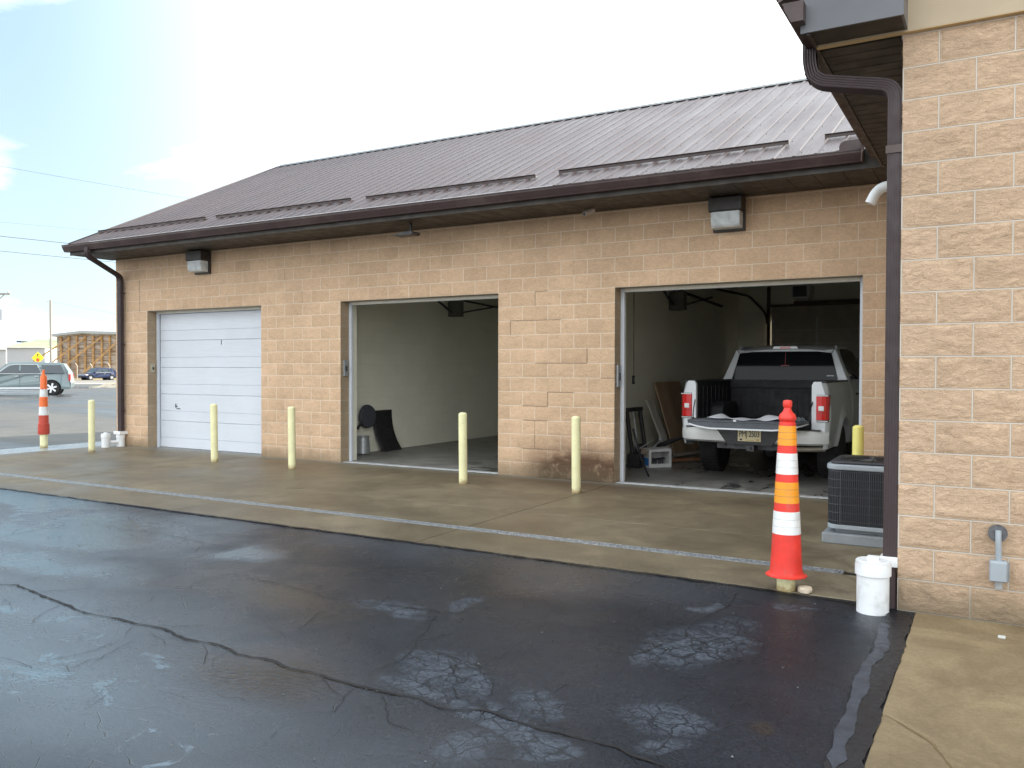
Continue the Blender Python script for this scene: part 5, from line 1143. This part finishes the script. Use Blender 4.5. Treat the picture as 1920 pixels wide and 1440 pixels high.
    for s_ in(-1,1):
        zl=belt-.12 if kind=='suv' else belt-.12
        obj('taillight',MB().box(x1-.16,x1-.04,*sorted((s_*(hw-.13),s_*(hw+.008))),zl-.28,zl+.12),redl_m,o,bev=.02,**K)
        obj('headlight',MB().box(x0+.05,x0+.42,*sorted((s_*(hw-.12),s_*(hw+.006))),zl-.20,zl-.08),clear_m,o,bev=.02,**K)
        obj('side_mirror',MB().box(x0+(1.62 if kind=='suv' else 1.25),x0+(1.78 if kind=='suv' else 1.38),*sorted((s_*hw*.93,s_*(hw+.16))),belt,belt+.16),paint,o,bev=.04,**K)
        for xx in ((x0+2.55),(x0+3.55)): obj('door_handle',MB().box(xx,xx+.18,*sorted((s_*(hw-.01),s_*(hw+.02))),belt-.14,belt-.11),clear_m,o,**K)
        q=MB(); q.box(x0+2.785,x0+2.795,*sorted((s_*(hw-.01),s_*(hw+.002))),.42,belt-.02); q.box(x0+1.62,x0+1.63,*sorted((s_*(hw-.01),s_*(hw+.002))),.5,belt-.02); q.box(x0+(3.78 if kind=='suv' else 3.35),x0+(3.79 if kind=='suv' else 3.36),*sorted((s_*(hw-.01),s_*(hw+.002))),.75,belt-.02); obj('door_gap',q,black_m,o,**K)
        for cx in (fa,ra):
            c=(cx,s_*(hw-.12),wr); t=MB(); t.lathe([(wr*.62,-.11),(wr*.93,-.115),(wr,-.08),(wr,.08),(wr*.93,.115),(wr*.62,.11)],c,32,'y'); w_=obj('wheel',t,black_m,o,**K)
            r_=MB(); yo_=s_*.10; r_.lathe([(wr*.68,-.02),(wr*.66,.02)],(c[0],c[1]+yo_,c[2]),26,'y',cap=False); r_.lathe([(wr*.2,-.02),(wr*.2,.02)],(c[0],c[1]+yo_,c[2]),14,'y')
            for k in range(6):
                a=math.pi*k/3+.3; r_.beam((c[0]+.05*math.cos(a),c[1]+yo_,c[2]+.05*math.sin(a)),(c[0]+wr*.66*math.cos(a),c[1]+yo_,c[2]+wr*.66*math.sin(a)),wr*.22,.04,up=(0,1,.01))
            obj('rim',r_,rim_m,w_,**K)
            q=MB(); q.lathe([(wr*.62,-.03),(wr*.62,-.02)],(c[0],c[1]+yo_*.4,c[2]),20,'y'); obj('brake_disc',q,dgrey_m,w_,**K)
            q=MB(); q.lathe([(wr+.065,-.13),(wr+.065,.13)],(c[0],c[1]-s_*.17,c[2]-.03),24,'y'); obj('wheel_well',q,black_m,o,**K)
    return o
rim_m=simple('bright_rim',(.75,.76,.78),.3,.6,var=.03); carglass=G('car_glass').fin((.03,.045,.055),.06,Specular_IOR_Level=.8)
suvp=simple('grey_blue_car_paint',(.17,.225,.235),.3,.1,rv=0,var=.03,Coat_Weight=.8); bluep=simple('navy_car_paint',(.012,.022,.07),.2,.2,rv=0,var=.03,Coat_Weight=.8)
def ground_at(px,py,z=0): return on(px,py,2,z)
rv=_R; fw=np.array([_F[0],_F[1],0]); fw/=np.linalg.norm(fw)
def car_at(px,py,rot,off,hw):   # stand the rear wheel nearest the camera on a ground point
    g_=on(px,py,2,-.02); xd=np.array([math.cos(rot),math.sin(rot),0]); yd=np.array([-math.sin(rot),math.cos(rot),0]); q=g_-xd*off+yd*(hw-.12); return (q[0],q[1],-.02)
car('suv','grey-blue long suv passing on the road beyond the lot','car',car_at(97,741,YAW+.40,5.4/2-.19*5.4,1.0),YAW+.40,5.4,1.90,2.0,suvp,'suv',1.22,.42)
car('hatchback','dark navy hatchback on the far road before the timber wall','car',car_at(209,712.5,YAW+.98,4.4/2-.175*4.4,.9),YAW+.98,4.4,1.62,1.8,bluep,'hatch',.95,.33)
# ---------------------------------------------------------------- beyond the lot (frame: u along view-right, v away from the camera)
def far_pt(px,Z,z): q=far(px,690,Z); return np.array([q[0],q[1],z])
def fz(px,py,Z): return float(far(px,py,Z)[2])
e0=_R; f0=fw
def quad_ground(name,u0,u1,v0,v1,z,mat,bumpy=0,n=(60,14)):
    U=np.linspace(u0,u1,n[0]); V=np.linspace(v0,v1,n[1]); uu,vv=np.meshgrid(U,V,indexing='ij')
    zz=z+ (bumpy*(fbm(uu*.35,vv*.7,4,3)-.1)*np.clip(np.minimum(vv-v0,v1-vv)/1.2,0,1) if bumpy else 0*uu)
    P=CAM*np.array([1,1,0])+uu[...,None]*e0+vv[...,None]*f0; P[...,2]=zz
    return struct(name,grid_mesh(name,U,V,P),mat)
road_m=lot_m
quad_ground('rubble_bank',-34,60,67,82,-.03,rub_m,bumpy=.62,n=(240,30))
quad_ground('far_road',-160,200,88,108,-.012,simple('pale_dry_road',(.22,.20,.17),.8,var=.15,sc=.4))
quad_ground('grass_verge',-200,300,113,900,-.010,dirt_m)
quad_ground('road_dust',-100,100,82.2,87.8,-.014,simple('dusty_shoulder',(.40,.37,.32),.9,var=.2,sc=.5))
def place(u,v,z=0): q=CAM+e0*u+f0*v; return np.array([q[0],q[1],z])
def uu_(px,Z): return (px-960)/F_PX*Z
def zz_(py,Z,px=100): return fz(px,py,Z)
def lbox(mb,u0,u1,v0,v1,z0,z1,mi=None):
    vs=[place(u,v,z) for z in (z0,z1) for (u,v) in ((u0,v0),(u1,v0),(u1,v1),(u0,v1))]
    return mb.add(vs,[(0,3,2,1),(4,5,6,7),(0,1,5,4),(1,2,6,5),(2,3,7,6),(3,0,4,7)],mi)
# timber backed wall (long shed wall with posts and raking props)
ZW=128
o=thing('timber_wall','tall timber plank wall with posts and raking props under a grey roof edge','wall',tuple(place(uu_(160,ZW),ZW)))
plank_m=(lambda g: g.fin(g.mul(g.mix(g.rng(g.noise(g.scale(g.pos(),(.5,.5,3.2)),1.,4,.7),.35,.65),(.26,.17,.10),(.44,.40,.36)),g.gray(g.rng(g.noise(g.scale(g.pos(),(.3,.3,9.)),1.,2),.35,.55,.55,1.1))),.85))(G('old_planks'))
post_m=simple('orange_brown_timber',(.40,.235,.10),.8,var=.25,sc=1.5)
zt0=zz_(634,ZW); zt1=zz_(627,ZW)
mb=MB(); A=uu_(107,ZW); Bm=uu_(158,ZW); Cc=uu_(260,ZW)
def zq(py): return zz_(py,ZW)
vs=[place(A,ZW,-.1),place(Bm,ZW,-.1),place(Cc,ZW,-.1),place(Cc,ZW,zq(628)),place(Bm,ZW,zq(626)),place(A,ZW,zq(632))]; vs+=[q+f0*.3 for q in vs]
mb.add(vs,[(0,1,2,3,4,5),(11,10,9,8,7,6)]+[(i,(i+1)%6,(i+1)%6+6,i+6) for i in range(6)]); obj('plank_wall',mb,plank_m,o)
mb=MB(); rf_=[(uu_(101,ZW),627),(Bm,620.5),(Cc,623.5)]
for (a,pa),(b,pb) in zip(rf_[:-1],rf_[1:]):
    q=[place(a,ZW-.9,zq(pa)),place(b,ZW-.9,zq(pb)),place(b,ZW-.9,zq(pb+4.5)),place(a,ZW-.9,zq(pa+4.5))]; q+=[x+f0*3 for x in q]; mb.add(q,[(0,1,2,3),(7,6,5,4),(0,4,5,1),(1,5,6,2),(2,6,7,3),(3,7,4,0)])
obj('roof_edge',mb,simple('grey_roof_edge',(.30,.32,.33),.5),o)
for i,px in enumerate((116,130.5,145.5,161,176,192,207,222,238)):
    u=uu_(px,ZW); obj('post',lbox(MB(),u-.13,u+.13,ZW-.28,ZW-.01,-.1,zq(629 if px>120 else 631)),post_m,o)
for (pa,ya,pb,yb) in ((133,634,85,678),(161,634,116,682),(192,632,118,705),(222,640,170,705)):
    a=place(uu_(pa,ZW),ZW-.35,zq(ya)); b=place(uu_(pb,ZW),ZW-3.2,zq(yb)); obj('prop',MB().beam(a,b,.22,.22),post_m,o)
# sheds
def shed(label,px0,px1,pyE,pyR,Z,depth,shaded_wallc,sunlit_sidec,roofc,px_ridge0,px_ridge1,nm):
    o=thing('shed',label,'building',tuple(place(uu_((px0+px1)/2,Z),Z))); u0,u1=uu_(px0,Z),uu_(px1,Z); ze=zz_(pyE,Z)
    obj('wall',lbox(MB(),u0,u1,Z,Z+depth,-.1,ze),simple(nm+'_wall',shaded_wallc,.6,var=.04,sc=.3),o)  # front wall greyed so its shade is in the colour
    zr=zz_(pyR,Z+depth/2); m_=MB(); a=u0-.4; b=u1+.4
    vs=[place(a,Z-.4,ze),place(b,Z-.4,ze),place(b,Z+depth/2,zr),place(a,Z+depth/2,zr),place(b,Z+depth+.4,ze),place(a,Z+depth+.4,ze)]
    m_.add(vs,[(0,1,2,3),(3,2,4,5),(1,4,2),(0,3,5),(0,5,4,1)]); m_.v=m_.v; obj('roof',m_,simple(nm+'_roof',roofc,.5,var=.06,sc=.3),o)
    lb=lbox(MB(),u1+.01,u1+.05,Z+.05,Z+depth-.05,-.1,ze); obj('side_wall',lb,simple(nm+'_side',sunlit_sidec,.6,var=.03),o)  # thin slab over the end wall, paler colour paints in the sunlight
    lb=lbox(MB(),u0-.4,u1+.4,Z-.44,Z-.405,ze-.12,ze+.08); obj('fascia',lb,simple(nm+'_fascia',(.75,.75,.72),.5),o)
    return o
sg=shed('white-walled shed with a pale green roof left of the timber wall',13,84,651,636,150,22,(.36,.38,.42),(.82,.80,.76),(.33,.42,.20),0,0,'green_shed')
obj('roof_vent',lbox(MB(),uu_(37,158),uu_(46,158),157,160,zz_(642.5,158),zz_(639.5,158)),dgrey_m,sg)
shed('low shed with a pale blue roof at the far left edge',-75,11,655,636,165,24,(.42,.44,.46),(.8,.8,.78),(.42,.52,.66),0,0,'blue_shed')
# chain link fence posts with angled tops
for px,lean,l in ((145,-1,'first'),(172.5,-1,'second'),(206,-1,'third')):
    Z=112; u=uu_(px,Z); zt=zz_(686,Z); m_=MB(); m_.tube([place(u,Z,-.1),place(u,Z,zt),place(u-.28,Z,zt+.35)],.055,8)
    single('fence_post',m_,simple('pale_fence_post',(.55,.50,.42),.6),{'first':'pale fence post with angled top at the left end, before the timber wall','second':'pale fence post with angled top in the middle, left of the navy car','third':'pale fence post with angled top rising behind the navy car'}[l],'fence post','fence posts before the timber wall')
# warning sign
ZS_=88; o=thing('warning_sign','yellow diamond stop-ahead warning sign seen above the suv roof','sign',tuple(place(uu_(71,ZS_),ZS_)))
cz=zz_(671,ZS_); hs=.64; uc=uu_(71,ZS_)
m_=MB(); q=[place(uc+a,ZS_,cz+b) for a,b in ((-hs,0),(0,-hs),(hs,0),(0,hs))]; q+=[x+f0*.03 for x in q]; m_.add(q,[(0,1,2,3),(7,6,5,4)]+[(i,(i+1)%4,(i+1)%4+4,i+4) for i in range(4)])
obj('sign_face',m_,simple('sign_yellow',(.95,.72,.02),.45,var=.02),o)
m_=MB(); c8=[place(uc+.20*math.cos(math.pi/8+i*math.pi/4),ZS_-.01,cz-.22+.20*math.sin(math.pi/8+i*math.pi/4)) for i in range(8)]; c8+=[x+f0*.008 for x in c8]; m_.add(c8,[tuple(range(8)),tuple(range(8,16))[::-1]]+[(i,(i+1)%8,(i+1)%8+8,i+8) for i in range(8)]); obj('octagon',m_,simple('sign_red',(.80,.10,.03),.5,var=.02),o)
m_=MB()
lbox(m_,uc-.03,uc+.03,ZS_-.012,ZS_-.003,cz+.10,cz+.30); m_.add([place(uc-.12,ZS_-.012,cz+.28),place(uc+.12,ZS_-.012,cz+.28),place(uc,ZS_-.012,cz+.44)],[(0,1,2)]); obj('arrow',m_,ink_m,o)
obj('post',lbox(MB(),uc-.04,uc+.04,ZS_+.031,ZS_+.08,-.1,cz+.1),lgrey_m,o)
# utility poles and wires
pole_m=simple('weathered_pole',(.33,.30,.26),.85,var=.2,sc=1,streak=True); wire_m=simple('wire_dark',(.16,.18,.22),.6)
def upole(px,pyT,Z,label,cross=None):
    o=thing('utility_pole',label,'utility pole',tuple(place(uu_(px,Z),Z)),group=None); zt=zz_(pyT,Z); u=uu_(px,Z)
    obj('pole',MB().tube([place(u,Z,-.3),place(u,Z,zt*.5),place(u,Z,zt)],[.17,.145,.12],12),pole_m,o)
    if cross:
        for c in cross: 
            z=zz_(c,Z); m_=lbox(MB(),u-1.25,u+1.25,Z-.2,Z-.08,z-.06,z+.06); m_.beam(place(u,Z-.14,z-.75),place(u+.8,Z-.14,z-.05),.05,.05); m_.beam(place(u,Z-.14,z-.75),place(u-.8,Z-.14,z-.05),.05,.05); obj('crossarm',m_,pole_m,o)
            m_=MB()
            for du in (-1.1,-.4,.4,1.1): q=place(u+du,Z-.14,z+.06); m_.lathe([(.05,0),(.06,.08),(.03,.18)],tuple(q),8)
            obj('insulator',m_,lgrey_m,o)
        z=zz_(cross[0]+48,Z); m_=MB(); m_.lathe([(.22,0),(.22,.75),(.15,.82)],tuple(place(u+.42,Z,z)),14); obj('transformer',m_,lgrey_m,o)
    else:
        z=zz_(pyT+3,Z); obj('insulator',MB().box(0,0,0,0,0,0) if False else lbox(MB(),u-.35,u-.22,Z-.05,Z+.05,z-.1,z+.15),lgrey_m,o)
    return o
upole(95.5,563,104,'bare wooden utility pole rising behind the suv')
upole(-9,540,62,'utility pole with crossarm and transformer at the left edge',cross=(552,))
def wire(a,b,sag,label,r_=.014):
    a=np.array(a,float); b=np.array(b,float); P_=[a+(b-a)*t+np.array([0,0,-4*sag*t*(1-t)]) for t in np.linspace(0,1,25)]
    single('power_line',MB().tube(P_,r_,6),wire_m,label,'wire','power lines across the left sky')
def farw(px,py,Z): return far(px,py,Z)
def wire2(p1,p2,Z,sag,label,r_): # extend past both sides of the visible stretch
    (xa,ya),(xb,yb)=p1,p2; d=(yb-ya)/(xb-xa)
    xa2,xb2=xa-420,xb+700; wire(farw(xa2,ya+(xa2-xa)*d-14,Z*.8),farw(xb2,yb+(xb2-xb)*d*.9,Z*1.1),sag,label,r_)
wire2((0,317),(180,347),45,.25,'highest thin wire crossing the open sky',.007)
wire2((0,450),(125,462),50,.15,'upper dark wire meeting the corner of the eave',.016)
wire2((0,478),(215,497),50,.15,'lower dark wire passing behind the far downspout',.013)
wire2((0,423),(62,428),70,.2,'faint short wire between the two upper wires',.006)
wire(farw(98,566,104),farw(640,640,120),.6,'thin wire leaving the bare pole towards the building',.012)
wire(farw(-60,632,120),farw(600,646,120),.5,'low wire strung along the timber wall top',.02)
bpy.context.view_layer.update()
